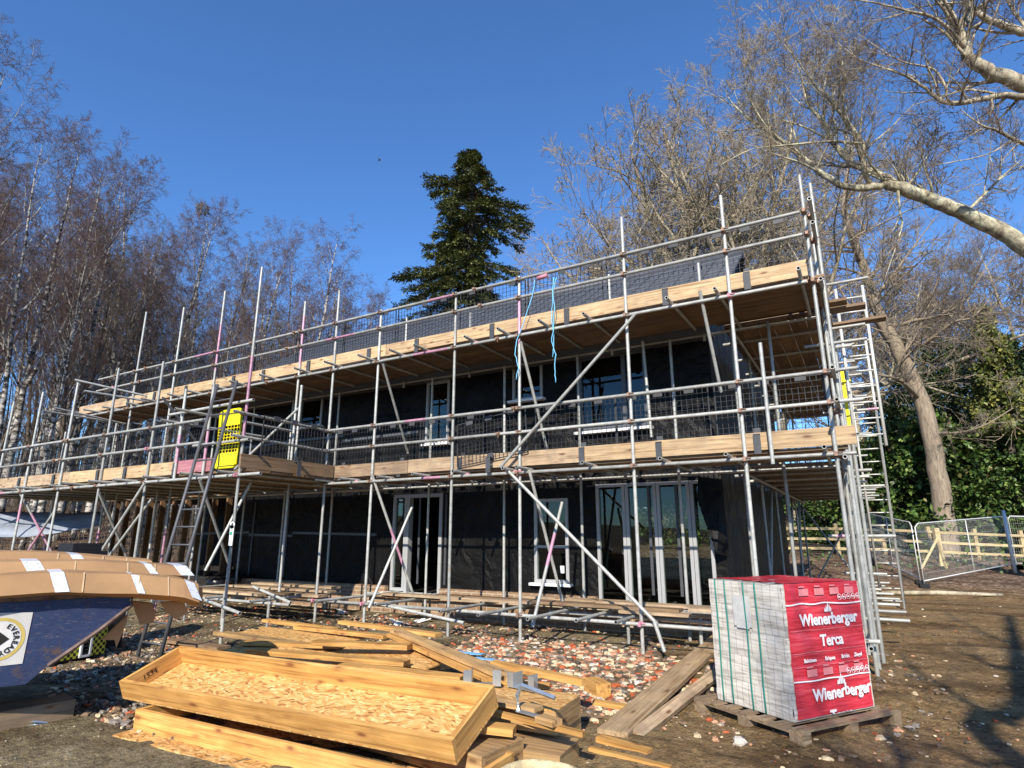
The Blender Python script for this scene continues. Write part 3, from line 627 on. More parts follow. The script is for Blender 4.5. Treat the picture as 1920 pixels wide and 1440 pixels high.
def deck_y(x0, nb, y0, y1, z):
    for i in range(nb):
        y = y0
        while y < y1-.3:
            e = min(y1, y+3.9); mb = MB(); mb.box((0, 0, 0), (e-y, .222, .038)); me = mesh_from(mb, 'platform_board', M['board_old']); o = bpy.data.objects.new('platform_board', me); COL.objects.link(o)
            o.parent = scaf; o.location = Vector((x0-i*.232, (y+e)/2, z+.001*i))-WL[scaf.name]; o.rotation_euler = (0, 0, math.pi/2); y = e+.008
deck_y(-.33, 6, 9.4, 18.2, Z1+.055); deck_y(-.33, 6, 9.4, 18.2, Z2+.055)
for x0, x1, y, z in ((.35, -1.6, 9.62, ZB2+.03), (.12, -1.7, 9.35, ZB2+.05), (.62, -1.5, 10.4, ZB2+.04)): board('platform_board', x0, x1, y, z, 'board_old')
mb = MB(); mb.box((0, 0, 0), (2.2, .222, .038)); 
for x_, z_ in ((-.1, ZB1+.134), (-.1, ZB2+.134)):
    me = mesh_from(mb, 'toe_board', M['board']); o = bpy.data.objects.new('toe_board', me); COL.objects.link(o); o.parent = scaf; o.location = Vector((x_-.02, 9.25, z_))-WL[scaf.name]; o.rotation_euler = (math.pi/2, 0, math.pi/2)
# base plates
for x, a, b in fx:
    mb = MB(); mb.box((x, YF, a-.01), (.15, .15, .01)); mb.box((x+random.uniform(-.05, .05), YF, a-.04), (.5, .22, .04), Matrix.Rotation(random.uniform(-.5, .5), 3, 'Z')); obj('sole_board', mb, M['board_old'], scaf)
# couplers at crossings
for x, a, b in fx:
    for z in (Z0, Z1, 3.15, 3.53, Z2, 5.37, 5.69): cpl((x, OF+.02, z))
for x, t in ux:
    for z in (Z2, 5.37, 5.69): cpl((x, OF+.02, z))
for x, t in lx:
    for z in (Z1, 3.13, 3.52): cpl((x, YL-.03, z))
for z in (Z1, 3.05, 3.5, Z2, 5.3, 5.65): cpl((-.17, 8.06, z))
allc.sort(key=lambda c: c[0].length)
rest = MB()
for i, (p, r, pk) in enumerate(allc):
    ro = (0, 0, 0) if r == 0 else ((0, math.pi/2, 0) if r == 1 else (0, 0, math.pi/2))
    if i < 100:
        o = bpy.data.objects.new('coupler', coup[int(pk)]); COL.objects.link(o); o.parent = scaf; o.location = p-WL[scaf.name]; o.rotation_euler = ro
    else:
        R = Euler(ro).to_matrix(); c = coupler_mesh(); rest.add([tuple(R@Vector(v)+p) for v in c.v], c.f, int(pk), True)
if rest.v: tag(obj('small_couplers', rest, [M['coupler'], M['coupler_pink']], scaf), kind='stuff')

# ------------------------------------------------------------------ mesh brick guards hung inside the rails
def guard_mesh(w_=1.3, h=.72):
    mb = MB(); r = .003
    nx_ = 18; nz = 10
    for i in range(nx_+1):
        x = -w_/2+w_*i/nx_; q = .008 if i in (0, nx_) else r; mb.box((x, 0, h/2), (q*2, q*2, h))
    for j in range(nz+1):
        z = h*j/nz; q = .008 if j in (0, nz) else r*.8; mb.box((0, .004, z), (w_, q*1.6, q*1.8))
    return mb
gm = mesh_from(guard_mesh(), 'mesh_panel', M['guard'])
tb = MB()
tb.box((0, -.012, .70), (.13, .012, .075))
tabm = mesh_from(tb, 'hook_plate', M['clip'])
sb = MB(); sb.box((0, -.10, -.11), (.085, .008, .24)); sb.box((0, -.06, .02), (.085, .08, .008)); sb.box((0, -.01, .06), (.085, .01, .10)); strapm = mesh_from(sb, 'bottom_clip', M['clip'])
def guard(x, y, z, rz=0, tilt=0, label='', roll=0):
    t = empty('brick_guard', (x, y, z), label, 'mesh guard', 'black mesh brick guards hung on the scaffold rails', (tilt, roll, rz))
    for me, nm, dx in ((gm, 'mesh_panel', 0), (tabm, 'hook_plate', -.40), (tabm, 'hook_plate', -.03), (tabm, 'hook_plate', .40), (strapm, 'bottom_clip', 0)):
        o = bpy.data.objects.new(nm, me); COL.objects.link(o); o.parent = t; o.location = (dx, 0, 0)
        if nm == 'bottom_clip': o.location = (random.uniform(-.3, .3), 0, 0)
    return t
k = 0; x = -.95
while x > -17.2:
    guard(x, YF+.10, ZB2+.20, 0, random.uniform(-.03, .03), f'black mesh guard on the upper lift, {ORD[k] if k < 20 else "last"} from its right-hand end', random.uniform(-.015, .015)); x -= 1.36+random.uniform(-.02, .05)*1; k += 1
k = 0
for x in (-.92, -2.3, -3.62):
    guard(x, YF+.10, ZB1+.20, 0, random.uniform(-.03, .03), f'black mesh guard on the lower front lift, {ORD[k]} from the right corner', random.uniform(-.01, .01)); k += 1
guard(-5.0, YF-.02, ZB1+.14, 0, -.13, 'tilted loose mesh guard hanging askew outside the lower toe board', -.12)
for i, x in enumerate((-5.9, -7.15, -8.1)): guard(x, YF+.13+.01*i, ZB1+.20, 0, random.uniform(-.03, .03), f'black mesh guard on the lower front lift, {ORD[i]} left of the tilted one', random.uniform(-.01, .01))
for i, x in enumerate((-10.4, -11.75, -13.1, -14.5, -15.9, -17.3, -18.7, -20.1)): guard(x, YL+.10, ZB1+.20, 0, random.uniform(-.04, .04), f'black mesh guard on the projecting left lift, {ORD[i]} beyond the yellow gate', random.uniform(-.015, .015))
guard(-8.46, 7.05, ZB1+.2, math.pi/2, 0, 'black mesh guard on the short return beside the yellow gate, seen edge-on')
for i, y in enumerate((10.2, 11.7, 13.2, 14.7, 16.2)):
    guard(-.22, y, ZB1+.2, math.pi/2, 0, f'black mesh guard on the gable-side lower lift, {ORD[i]} behind the corner')
    guard(-.22, y, ZB2+.2, math.pi/2, 0, f'black mesh guard on the gable-side upper lift, {ORD[i]} behind the corner')

# ------------------------------------------------------------------ yellow gate, ladders, tag, ropes
a = aty(398, 885, YL+.02); b = aty(456, 770, YL+.02); gx0, gx1 = -9.22, -8.66; gz0, gz1 = 2.68, 3.63; gy = YL+.02
gt = empty('safety_gate', ((gx0+gx1)/2, gy, gz0), 'bright yellow ladder safety gate on the projecting lower platform', 'gate')
mb = MB(); n = 8
def rr(x, z): return (x, gy, z)
outer = []
W2, r_ = (gx1-gx0)/2, .09; cx = (gx0+gx1)/2
pts = []
for (sx, sz, a0) in ((1, 1, 0), (-1, 1, 90), (-1, -1, 180), (1, -1, 270)):
    for q in range(5):
        th = RAD(a0+q*22.5); pts.append((cx+sx*(W2-r_)+r_*math.cos(th), gy, (gz1-r_ if sz > 0 else gz0+r_)+r_*math.sin(th)))
mb.poly(pts+[pts[0]], .022, 8); obj('gate_frame', mb, M['yellow'], gt)
mb = MB(); mb.bx((gx0+.01, gy-.008, gz1-.26), (gx1-.01, gy+.008, gz1-.012)); obj('solid_panel', mb, M['yellow'], gt); mb = MB(); mb.bx((gx0+.01, gy-.008, gz0+.012), (gx1-.01, gy+.008, gz0+.24)); obj('solid_panel', mb, M['yellow'], gt)
mb = MB()
for i in range(1, 7): x = gx0+(gx1-gx0)*i/7; mb.bx((x-.004, gy-.004, gz0+.24), (x+.004, gy+.004, gz1-.26))
for i in range(1, 9): z = gz0+.24+(gz1-gz0-.5)*i/9; mb.bx((gx0, gy-.009, z-.004), (gx1, gy-.0045, z+.004))
obj('gate_mesh', mb, M['yellow'], gt)
def ladder(p0, p1, wid, mat, label, side, pitch=.25, r=.016):
    p0 = Vector(p0); p1 = Vector(p1); d = (p1-p0); L = d.length; u = d/L; s = Vector(side).normalized()
    t = empty('ladder', p0, label, 'ladder')
    for sg in (0, 1):
        mb = MB(); mb.poly([p0+s*wid*sg, p1+s*wid*sg], [r*1.6]*2, 8); obj('stile', mb, mat, t)
    k = pitch*.7
    while k < L-.1: mb = MB(); mb.poly([p0+u*k, p0+u*k+s*wid], r*.85, 6); obj('rung', mb, mat, t); k += pitch
    return t
ladder((-8.62, 4.95, .05), (-9.12, 5.93, 4.05), .5, M['ladder'], 'dark alloy ladder leaning up to the yellow gate', (1, 0, 0), .26)
ladder(atz(1655, 1142, .05), aty(1580, 640, 14.2), .42, M['ladder2'], 'tall pale ladder leaning on the gable end scaffold at the right', (1, 0, 0), .28)
pp = MB(); pp.pipe(aty(1697, 1150, 15.6), aty(1637, 735, 14.6), .024); obj('scaffold_pole', pp, TUBE, label='single grey pole leaning beside the tall right-hand ladder', cat='pole')
ladder((-.02, 11.2, 3.0), (.0, 11.6, 5.9), .42, M['ladder2'], 'short upper ladder between the lifts at the gable end scaffold', (1, .1, 0), .28)
mb = MB(); mb.box(aty(1582, 748, 12.0), (.12, .12, 1.0)); mb.box(aty(1582, 748, 12.0)+Vector((0, -.05, .3)), (.3, .03, .05)); obj('yellow_upright_guard', mb, M['yellow'], label='narrow yellow upright panel on the gable end scaffold', cat='gate')
# scaffold tag
c = aty(434, 1000, YL-.07)
tg = empty('scaffold_tag', c-Vector((0, 0, .2)), 'white scaffold inspection tag hung on the front post of the projecting bay', 'sign')
mb = MB(); mb.box((c.x, c.y, c.z-.03), (.09, .008, .30)); mb.poly([(c.x, c.y-.004, c.z+.12), (c.x, c.y+.004, c.z+.12)], .055, 16); obj('plate', mb, M['white'], tg)
mb = MB(); mb.poly([(c.x, c.y-.006, c.z+.135), (c.x, c.y-.0045, c.z+.135)], .022, 12); obj('slot', mb, M['black'], tg)
mb = MB(); mb.box((c.x, c.y-.0055, c.z+.0), (.06, .003, .05)); obj('green_mark', mb, simple('tag_green', (.05, .3, .18)), tg)
def rope(pxs, Y, mat, r, label, name='rope'):
    mb = MB(); P = [aty(a, b, Y) for a, b in pxs]; Q = []
    for i in range(len(P)-1):
        for t in np.linspace(0, 1, 5)[:-1]: Q.append(P[i].lerp(P[i+1], t)+Vector((random.uniform(-.006, .006), random.uniform(-.008, .008), 0)))
    Q.append(P[-1]); mb.poly(Q, r, 6); return obj(name, mb, mat, label=label, cat='rope', group='blue ropes tied to the upper guard rail')
rope([(1038, 520), (1036, 545), (1040, 580), (1037, 620), (1034, 640), (1042, 665), (1040, 690), (1042, 717)], 7.9, M['blue_rope'], .007, 'blue rope hanging free below the upper platform to its frayed end')
rope([(1002, 525), (1000, 545), (990, 580), (980, 610), (968, 640), (966, 665), (972, 690), (968, 712)], 7.9, M['blue_rope'], .007, 'blue rope looping from the rail down behind the central post')
rope([(1043, 520), (1037, 550), (1034, 590), (1039, 640), (1036, 670)], 7.93, M['blue_rope'], .006, 'thin second strand of blue rope beside the free-hanging one')
mb = MB(); p = aty(1017, 519, 7.93); mb.poly([p+Vector((-.09, 0, -.012)), p+Vector((.09, 0, .012))], .034, 10); obj('pink_tape', mb, M['coupler_pink'], label='bright pink tape wound round the top rail by the blue ropes', cat='tape')

# ------------------------------------------------------------------ brick pack on its pallet
def pallet(origin, rz, w_, d_, label):
    t = empty('pallet', origin, label, 'pallet', None, (0, 0, rz)); t.rotation_euler = (0, 0, rz)
    for i in range(7):
        mb = MB(); y = -d_/2+.05+i*(d_-.1)/6; mb.box((random.uniform(-.01, .01), y, .128), (w_, .1 if i in (0, 6) else .085, .02), Matrix.Rotation(random.uniform(-.01, .01), 3, 'Z')); child('deck_board', mb, M['palletwood'], t)
    for x in (-w_/2+.05, 0, w_/2-.05):
        mb = MB(); mb.box((x, 0, .107), (.1, d_, .02)); child('stringer', mb, M['palletwood'], t)
        mb = MB(); mb.box((x, 0, .012), (.1, d_, .02)); child('bottom_board', mb, M['palletwood'], t)
        for y in (-d_/2+.06, 0, d_/2-.06): mb = MB(); mb.box((x, y, .06), (.1, .12, .076)); child('block', mb, M['palletwood'], t)
    return t
def wrapmat(name, kind):
    m, n, p = newmat(name, .32, 0, .5); v = coords(n, (1, 1, 1), False); tc = v
    if kind == 'grey':
        sp_ = N(n, 'ShaderNodeSeparateXYZ'); n.links.new(v, sp_.inputs[0]); cb_ = N(n, 'ShaderNodeCombineXYZ'); n.links.new(sp_.outputs[1], cb_.inputs[0]); n.links.new(sp_.outputs[2], cb_.inputs[1])
        b = N(n, 'ShaderNodeTexBrick'); n.links.new(cb_.outputs[0], b.inputs['Vector']); b.offset = .5; b.squash = .8; b.squash_frequency = 3; b.inputs['Scale'].default_value = 1; b.inputs['Brick Width'].default_value = .085; b.inputs['Row Height'].default_value = .21; b.inputs['Mortar Size'].default_value = .006; b.inputs['Mortar Smooth'].default_value = .8
        b.inputs['Color1'].default_value = (.60, .555, .48, 1); b.inputs['Color2'].default_value = (.50, .465, .41, 1); b.inputs['Mortar'].default_value = (.36, .335, .30, 1)
        st = noi(n, coords(n, (3, 3, 34), False), 1.5, 4, .6); c = mix(n, 1, b.outputs[0], ramp(n, st, [(.36, (.70, .69, .67)), (.5, (1., 1., 1.)), (.7, (1.2, 1.2, 1.2))]), 'MULTIPLY')
    else:
        st = noi(n, coords(n, (2.2, 2.2, 30), False), 1.5, 4, .6); c = ramp(n, st, [(.3, (.42, .018, .03)), (.55, (.60, .035, .055)), (.72, (.68, .10, .12))])
        w_ = ramp(n, noi(n, coords(n, (5, 5, 40), False), 2.3, 4, .7), [(.66, (0, 0, 0)), (.74, (.35, .35, .35))]); c = mix(n, w_, c, (.75, .35, .35))
    setc(n, p, c); bump(n, p, st, .55, .012); return m
M['wrapgrey'] = wrapmat('clear_shrink_wrap', 'grey'); M['wrapred'] = wrapmat('red_printed_wrap', 'red')
M['wrapwhite'] = simple('white_wrap_print', (.82, .78, .77), .35, 0, .04); M['wrappink'] = simple('faint_wrap_print', (.66, .22, .23), .4, 0, .1)
PA, PB, PC = Vector((-.71, 5.73, .15)), Vector((-.15, 6.59, .15)), Vector((-1.36, 6.30, .15))
ux_ = (PB-PA).normalized(); rzp = math.atan2(ux_.y, ux_.x); PW, PD, PH = 1.02, .82, 1.05
ctr = PA+ux_*PW/2+Vector((-ux_.y, ux_.x, 0))*PD/2
vx_ = Vector((-ux_.y, ux_.x, 0)); pc_ = Vector((-.64, 5.53, 0))+ux_*.62+vx_*.58
pallet((pc_.x, pc_.y, .012), rzp, 1.24, 1.16, 'grey timber pallet under the red wrapped brick pack')
pk = empty('brick_pack', (ctr.x, ctr.y, .152), 'shrink-wrapped pack of bricks with red printed front standing on a pallet', 'brick pack', None, (0, 0, rzp))
# lumpy wrapped block: local x along the red face, y depth
def blob(mb, x0, x1, y0, y1, z0, z1, face, m=0, off=0., nx_=26, nz_=30, amp=.011):
    vs = []; 
    for j in range(nz_+1):
        for i in range(nx_+1):
            u_, v_ = i/nx_, j/nz_; z = z0+(z1-z0)*v_
            row = abs((z/.213) % 1-.5)*2; dd = amp*noise.noise(Vector((u_*4, v_*9, 3+off)))-.010*max(0, row-.8)*5*.3+.006*noise.noise(Vector((u_*3, v_*38, 1)))
            if face == 'f': vs.append((x0+(x1-x0)*u_, y0-dd, z))
            elif face == 'l': vs.append((x0-dd, y0+(y1-y0)*u_, z))
            elif face == 'r': vs.append((x1+dd, y0+(y1-y0)*u_, z))
            elif face == 'b': vs.append((x0+(x1-x0)*u_, y1+dd, z))
    fs = [(j*(nx_+1)+i, j*(nx_+1)+i+1, (j+1)*(nx_+1)+i+1, (j+1)*(nx_+1)+i) for j in range(nz_) for i in range(nx_)]
    if face in 'lb': fs = [f[::-1] for f in fs]
    mb.add(vs, fs, m, True)
hx, hy = PW/2, PD/2
def jag(i): return .012*noise.noise(Vector((i*7.1, 0, 9)))
mb = MB()
for f_ in ('l', 'r', 'b', 'f'): blob(mb, -hx, hx, -hy, hy, 0, PH, f_)
child('wrapped_bricks', mb, M['wrapgrey'], pk)
mb = MB(); blob(mb, -hx+.035, hx-.02, -hy-.006, hy, .012, PH+.002, 'f', nx_=26)
# top sheet of red film
vs = []; nn = 14
for j in range(nn+1):
    for i in range(nn+1):
        x = -hx+(.035 if j == 0 else .05+.2*abs(noise.noise(Vector((j*.5, 0, 4)))))+(2*hx-.06)*i/nn*.93; y = -hy-.006+(2*hy)*j/nn
        vs.append((x, y, PH+.006+.012*noise.noise(Vector((i*.7, j*.7, 2)))*(j > 0)))
mb.add(vs, [(j*(nn+1)+i, j*(nn+1)+i+1, (j+1)*(nn+1)+i+1, (j+1)*(nn+1)+i) for j in range(nn) for i in range(nn)], 0, True)
child('red_film', mb, M['wrapred'], pk)
vs = []
for j in range(nn+1):
    for i in range(nn+1): vs.append((-hx+2*hx*i/nn, -hy+2*hy*j/nn, PH+.0+.010*noise.noise(Vector((i*.7, j*.7, 7)))))
mb = MB(); mb.add(vs, [(j*(nn+1)+i, j*(nn+1)+i+1, (j+1)*(nn+1)+i+1, (j+1)*(nn+1)+i) for j in range(nn) for i in range(nn)], 0, True); child('top_film', mb, M['wrapgrey'], pk)
FY = -hy-.022
def text_mb(s, size, bold=.0, space=1.):
    cu = bpy.data.curves.new('t', 'FONT'); cu.body = s; cu.size = size; cu.align_x = 'CENTER'; cu.extrude = .0012; cu.offset = bold; cu.space_character = space; cu.resolution_u = 3
    o = bpy.data.objects.new('t', cu); COL.objects.link(o); bpy.context.view_layer.update()
    dg = bpy.context.evaluated_depsgraph_get(); me = bpy.data.meshes.new_from_object(o.evaluated_get(dg))
    r = ([v.co.copy() for v in me.vertices], [tuple(p.vertices) for p in me.polygons]); bpy.data.objects.remove(o); bpy.data.curves.remove(cu); bpy.data.meshes.remove(me); return r
def put_text(s, size, x, z, name, mat, bold=0., clipz=None, wob=0.):
    vs, fs = text_mb(s, size, bold); mb = MB(); out = []
    for v in vs:
        zz = z+v.y+wob*noise.noise(Vector((v.x*9, 0, 3)))
        if clipz: zz = max(clipz, zz)
        out.append((x+v.x, FY-v.z, zz))
    mb.add(out, fs); return child(name, mb, mat, pk)
put_text('Wienerberger', .128, .03, .715, 'lettering', M['wrapwhite'], .0042)
put_text('Terca', .125, .03, .545, 'lettering', M['wrapwhite'], .0036)
put_text('Wienerberger', .128, .09, .135, 'lettering', M['wrapwhite'], .0042, None, .03)
put_text('Terca', .125, .05, -.04, 'lettering', M['wrapwhite'], .0036, .018)
for s, x in (('Baksteen', -.27), ('Briques', -.02), ('Bricks', .18), ('Ziegel', .35)): put_text(s, .042, x, .43, 'small_lettering', M['wrapwhite'], .0008)
def strip(x0, x1, z0, z1, mat, name, wob=.008):
    mb = MB(); k = 24; vs = []
    for i in range(k+1):
        x = x0+(x1-x0)*i/k; dz = wob*noise.noise(Vector((x*5, z0*3, 1)))*2; vs += [(x, FY+.004, z0+dz), (x, FY+.004, z1+dz)]
    mb.add(vs, [(2*i, 2*i+2, 2*i+3, 2*i+1) for i in range(k)]); child(name, mb, mat, pk)
strip(-hx+.02, hx-.02, .875, .886, M['wrapwhite'], 'white_band'); strip(-hx+.02, hx-.02, .283, .294, M['wrapwhite'], 'white_band')
for z in (.675, .50, .395): strip(-hx+.04, hx-.03, z, z+.0035, M['wrappink'], 'thin_band', .004)
def flames(x, z, s=1.):
    mb = MB()
    for i, (dx, h, zz) in enumerate(((-.045, .035, 0), (-.027, .055, 0), (-.007, .085, 0), (.013, .062, 0), (.030, .04, 0))):
        w_ = .014; mb.add([(x+(dx-w_/2)*s, FY, z), (x+(dx+w_/2)*s, FY, z), (x+(dx+w_*.8)*s, FY, z+h*.55*s), (x+(dx+w_*.15)*s, FY, z+h*s), (x+(dx-w_*.35)*s, FY, z+h*.5*s)], [(0, 1, 2, 3, 4)])
    child('flame_emblem', mb, M['wrapwhite'], pk)
flames(.03, .812, 1.); flames(.09, .232, 1.1)
def rings(z, m_):
    for i in range(5):
        x = .20+i*.062; mb = MB(); mb.poly([(x+.024*math.cos(a), FY+.001, z+.024*math.sin(a)) for a in np.linspace(0, 6.283, 15)], .0022, 4, 0, False); mb.box((x, FY+.002, z), (.02, .002, .012)); child('care_symbol', mb, m_, pk)
rings(.925, M['wrapwhite']); rings(.325, M['wrapwhite'])
for z0 in (.985, .40-.05+.0):
    for i in range(4):
        x = -.26+i*.2; mb = MB(); mb.box((x, FY+.003, z0-.005), (.12, .002, .055)); mb.box((x-.02, FY+.003, z0+.04), (.07, .002, .012)); child('print_patch', mb, M['wrappink'], pk)
# green straps on the grey face and a paper label
for k, y in enumerate((.315, .20, -.02, -.15)):
    y += 0.0; mb = MB(); P_ = [(-hx-.016, y+.004*math.sin(z*8), z) for z in np.linspace(0, PH, 10)]
    mb.poly(P_, .0065, 6); child('strap', mb, M['green'], pk)
PL_ = simple('sun_bleached_paper', (.50, .49, .46), .6, 0, .12, 12); mb = MB(); mb.box((-hx-.013, .02, .80), (.003, .2, .26)); mb.box((-hx-.0145, .02, .68), (.003, .14, .05)); child('paper_label', mb, PL_, pk)

# ------------------------------------------------------------------ OSB and timber trays, planks
def tray(c, rot, L, W, h, label, lip=0., mat='pine', base='osb', flip=False):
    t = empty('timber_tray', c, label, 'timber tray', None, rot); th = .038
    z0, z1 = (-h, 0) if not flip else (-h, 0)
    for y, nm in ((-W/2+th/2, 'side_board'), (W/2-th/2, 'side_board')): mb = MB(); mb.box((0, 0, 0), (L, th, h-.012)); child(nm, mb, M[mat], t, (0, y, -h/2+(.006 if not flip else -.006)))
    for x in (-L/2+th/2, L/2-th/2): mb = MB(); mb.box((0, 0, 0), (W-2*th-.002, th, h-.012)); child('end_board', mb, M[mat], t, (x, 0, -h/2+(.006 if not flip else -.006)), (0, 0, math.pi/2))
    mb = MB(); mb.box((0, -lip/2, 0), (L+.004, W+lip, .012)); child('osb_panel', mb, M[base], t, (0, 0, (-h+.006) if not flip else -.006)); return t
t1 = tray((-4.207, 3.642, .455), (.37, -.001, .048), 3.516, .59, .165, 'open timber tray with an OSB floor lying tilted on top of the pile')
hw = text_mb('1534', .07); mb = MB(); mb.add([(v.x, 0, v.y) for v in hw[0]], hw[1])
child('handwriting', mb, M['mouth'], t1, (-1.7165, -.05, -.1), (0, 0, math.pi/2))
tray((-3.90, 3.58, .185), (.0, .0, .03), 3.3, .60, .165, 'open timber tray lying under the tilted one, with a wide OSB lip', .16)
tray((-3.55, 4.60, .34), (.0, .0, .06), 2.7, .52, .165, 'upturned tray with weathered OSB top, right end behind the metal brackets', 0, 'pine2', 'osb', True)
tray((-3.65, 4.66, .17), (.0, .0, .05), 2.85, .52, .165, 'upturned tray at the very bottom beneath the bracket stack', 0, 'pine2', 'osb_dull', True)
tray((-3.55, 4.02, .225), (.0, .0, -.12), 2.5, .46, .165, 'upturned tray in front of the bracket stack, under a thin batten', 0, 'pine2', 'osb_dull', True)
tray((-3.1, 4.22, .15), (.0, .0, .09), 2.15, .40, .14, 'short upturned tray beside the wheelbarrow rim', 0, 'pine2', 'osb_dull', True)
PK = 0
def plank(a, b, za, zb, wid, th, label, mat='pine', roll=0., name='plank'):
    p0 = atz(*a, za); p1 = atz(*b, zb); d = p1-p0; L = d.length
    mb = MB(); mb.box((0, 0, 0), (L, wid, th)); me = mesh_from(mb, name, M[mat]); o = bpy.data.objects.new(name, me); COL.objects.link(o); o.location = (p0+p1)/2
    o.rotation_euler = (roll, -math.asin(d.z/L), math.atan2(d.y, d.x)); tag(o, label, 'plank' if name == 'plank' else 'board', 'loose timber heaped before the scaffolding'); return o
plank((742, 1182), (962, 1272), .42, .40, .15, .040, 'long dark-topped plank lying diagonally down across the pile', 'pine2'); plank((735, 1190), (925, 1275), .37, .35, .15, .038, 'pale plank sandwiched beneath the diagonal one')
plank((925, 1243), (1097, 1280), .36, .34, .10, .05, 'pale batten running right from the diagonal plank')
plank((640, 1166), (822, 1191), .30, .28, .14, .045, 'plank at the back of the pile ending above the rubble'); plank((590, 1204), (768, 1213), .38, .38, .14, .05, 'thick plank lying level across the middle of the pile')
plank((556, 1176), (724, 1194), .30, .30, .12, .045, 'plank between the thick level one and the rear of the pile'); plank((470, 1220), (763, 1243), .34, .32, .16, .045, 'long plank just behind the tilted tray with a sawn end')
plank((640, 1248), (868, 1272), .33, .30, .16, .045, 'plank tucked behind the right half of the tilted tray'); plank((497, 1163), (628, 1180), .28, .27, .12, .045, 'short plank highest at the back left of the pile')
plank((405, 1186), (590, 1212), .24, .24, .14, .05, 'weathered plank sticking out at the left of the pile', 'pine2'); plank((455, 1205), (640, 1212), .30, .30, .14, .04, 'plank lying over the weathered one at the left')
plank((330, 1218), (450, 1240), .22, .20, .1, .03, 'thin pale batten beside the far corner of the tilted tray'); plank((925, 1336), (1095, 1377), .33, .30, .045, .035, 'thin batten across the front upturned tray', 'pine')
plank((1122, 1384), (1219, 1411), .05, .03, .09, .04, 'short offcut on the mud beside the long boards'); plank((1106, 1405), (1258, 1441), .04, .03, .05, .035, 'thin batten on the mud at the bottom edge'); plank((1113, 1316), (1180, 1327), .08, .06, .09, .04, 'short offcut between the tray stack and the rubble')
plank((852, 1357), (965, 1370), .30, .28, .14, .045, 'short thick block lying on the front upturned tray'); plank((1012, 1346), (1045, 1356), .345, .345, .1, .04, 'small square block by the silver brackets', 'pine2')
plank((1108, 1283), (1132, 1296), .10, .10, .16, .14, 'chunky wood block at the right of the tray stack'); plank((905, 1310), (1010, 1330), .36, .36, .12, .03, 'flat offcut under the silver brackets', 'pine2')
plank((1148, 1375), (1392, 1160), .05, .30, .26, .038, 'long scaffold board propped behind the brick pack', 'board_b', 0, 'scaffold_board'); plank((1195, 1378), (1392, 1225), .03, .22, .11, .045, 'paler narrow board beside the propped scaffold board', 'board', .3, 'scaffold_board')
plank((130, 1325), (-80, 1362), .09, .09, .3, .17, 'heavy baulk of timber under the skip', 'palletwood', 0, 'timber_baulk'); plank((318, 1200), (420, 1215), .1, .12, .2, .04, 'dark board lying flat at the left end of the pile', 'board_old'); plank((560, 1192), (700, 1160), .08, .10, .22, .04, 'grey scaffold board on the ground behind the pile', 'board_old', 0, 'scaffold_board')
plank((1090, 1180), (1180, 1165), .1, .1, .22, .04, 'old board lying on rubble beneath the low platform', 'board_old', 0, 'scaffold_board')
for i, (q, z, L, W, rot, lab) in enumerate((((560, 1192), .24, 1.9, .5, (.05, .02, .1), 'OSB sheet in the left of the pile'), ((700, 1225), .27, 2.2, .5, (.1, -.02, -.1), 'OSB sheet slid under the middle planks'), ((560, 1232), .24, 2.4, .45, (.15, 0, .02), 'OSB sheet directly behind the tilted tray'), ((760, 1228), .2, 1.6, .5, (0, .05, -.35), 'OSB sheet beneath the diagonal plank'))):
    mb = MB(); mb.box((0, 0, 0), (L, W, .014)); mb2 = mesh_from(mb, 'osb_sheet', M['osb']); o = bpy.data.objects.new('osb_sheet', mb2); COL.objects.link(o); o.location = atz(*q, z); o.rotation_euler = rot; tag(o, lab, 'board', 'loose timber heaped before the scaffolding')
rl = ['dusty', 'pale', 'short', 'narrow', 'long', 'slanting', 'level']
for i, x in enumerate(sorted(random.uniform(-6.2, -3.6) for _ in range(16))):
    y = 4.45+random.uniform(0, 1.5); L = random.uniform(.7, 2.3); mb = MB(); mb.box((0, 0, 0), (L, random.choice((.09, .12, .145)), .04)); z = .06+.03*(i % 6)
    me = mesh_from(mb, 'plank', M[random.choice(('pine', 'pine', 'pine2'))]); o = bpy.data.objects.new('plank', me); COL.objects.link(o); o.location = (x, y, z); o.rotation_euler = (random.uniform(-.1, .1), random.uniform(-.04, .04), random.uniform(-.35, .5)); tag(o, f'loose plank in the lower layers of the timber pile, {ORD[i]} from its left end', 'plank', 'lower planks of the timber pile')
# galvanised brackets
GALV = simple('zinc_bracket', (.50, .55, .58), .3, .75, .12, 8)
def bracket(px, z, rz, s, label, open_=True):
    c = atz(*px, z); t = .004; w_, h, d = .16*s, .11*s, .12*s; mb = MB(); R = Matrix.Rotation(rz, 3, 'Z')
    def B(cc, dd): mb.box(Vector(c)+R@Vector(cc), dd, R)
    B((0, 0, t/2), (w_, d, t)); B((-w_/2, 0, h/2), (t, d, h)); B((w_/2, 0, h/2), (t, d*.98, h)); B((-w_/2-.03*s, -d/2, h/2), (.06*s, t, h)); B((w_/2+.03*s, -d/2, h/2), (.06*s, t, h))
    obj('joist_hanger', mb, GALV, label=label, cat='bracket', group='galvanised joist hangers on the timber pile')
bracket((905, 1283), .36, .5, 1.15, 'galvanised joist hanger lying left of the others on the diagonal plank end'); bracket((985, 1290), .355, -.2, 1.05, 'boxy galvanised hanger in the middle of the weathered OSB')
c = atz(1000, 1340, .36); mb = MB(); R = Matrix.Rotation(-.25, 3, 'Z')
mb.box(c, (.30, .06, .006), R); mb.poly([c+R@Vector((-.15, 0, 0)), c+R@Vector((-.16, 0, .1)), c+R@Vector((-.13, .02, .17)), c+R@Vector((.02, .03, .15)), c+R@Vector((.17, .04, .13))], .017, 4, 0, True, False)
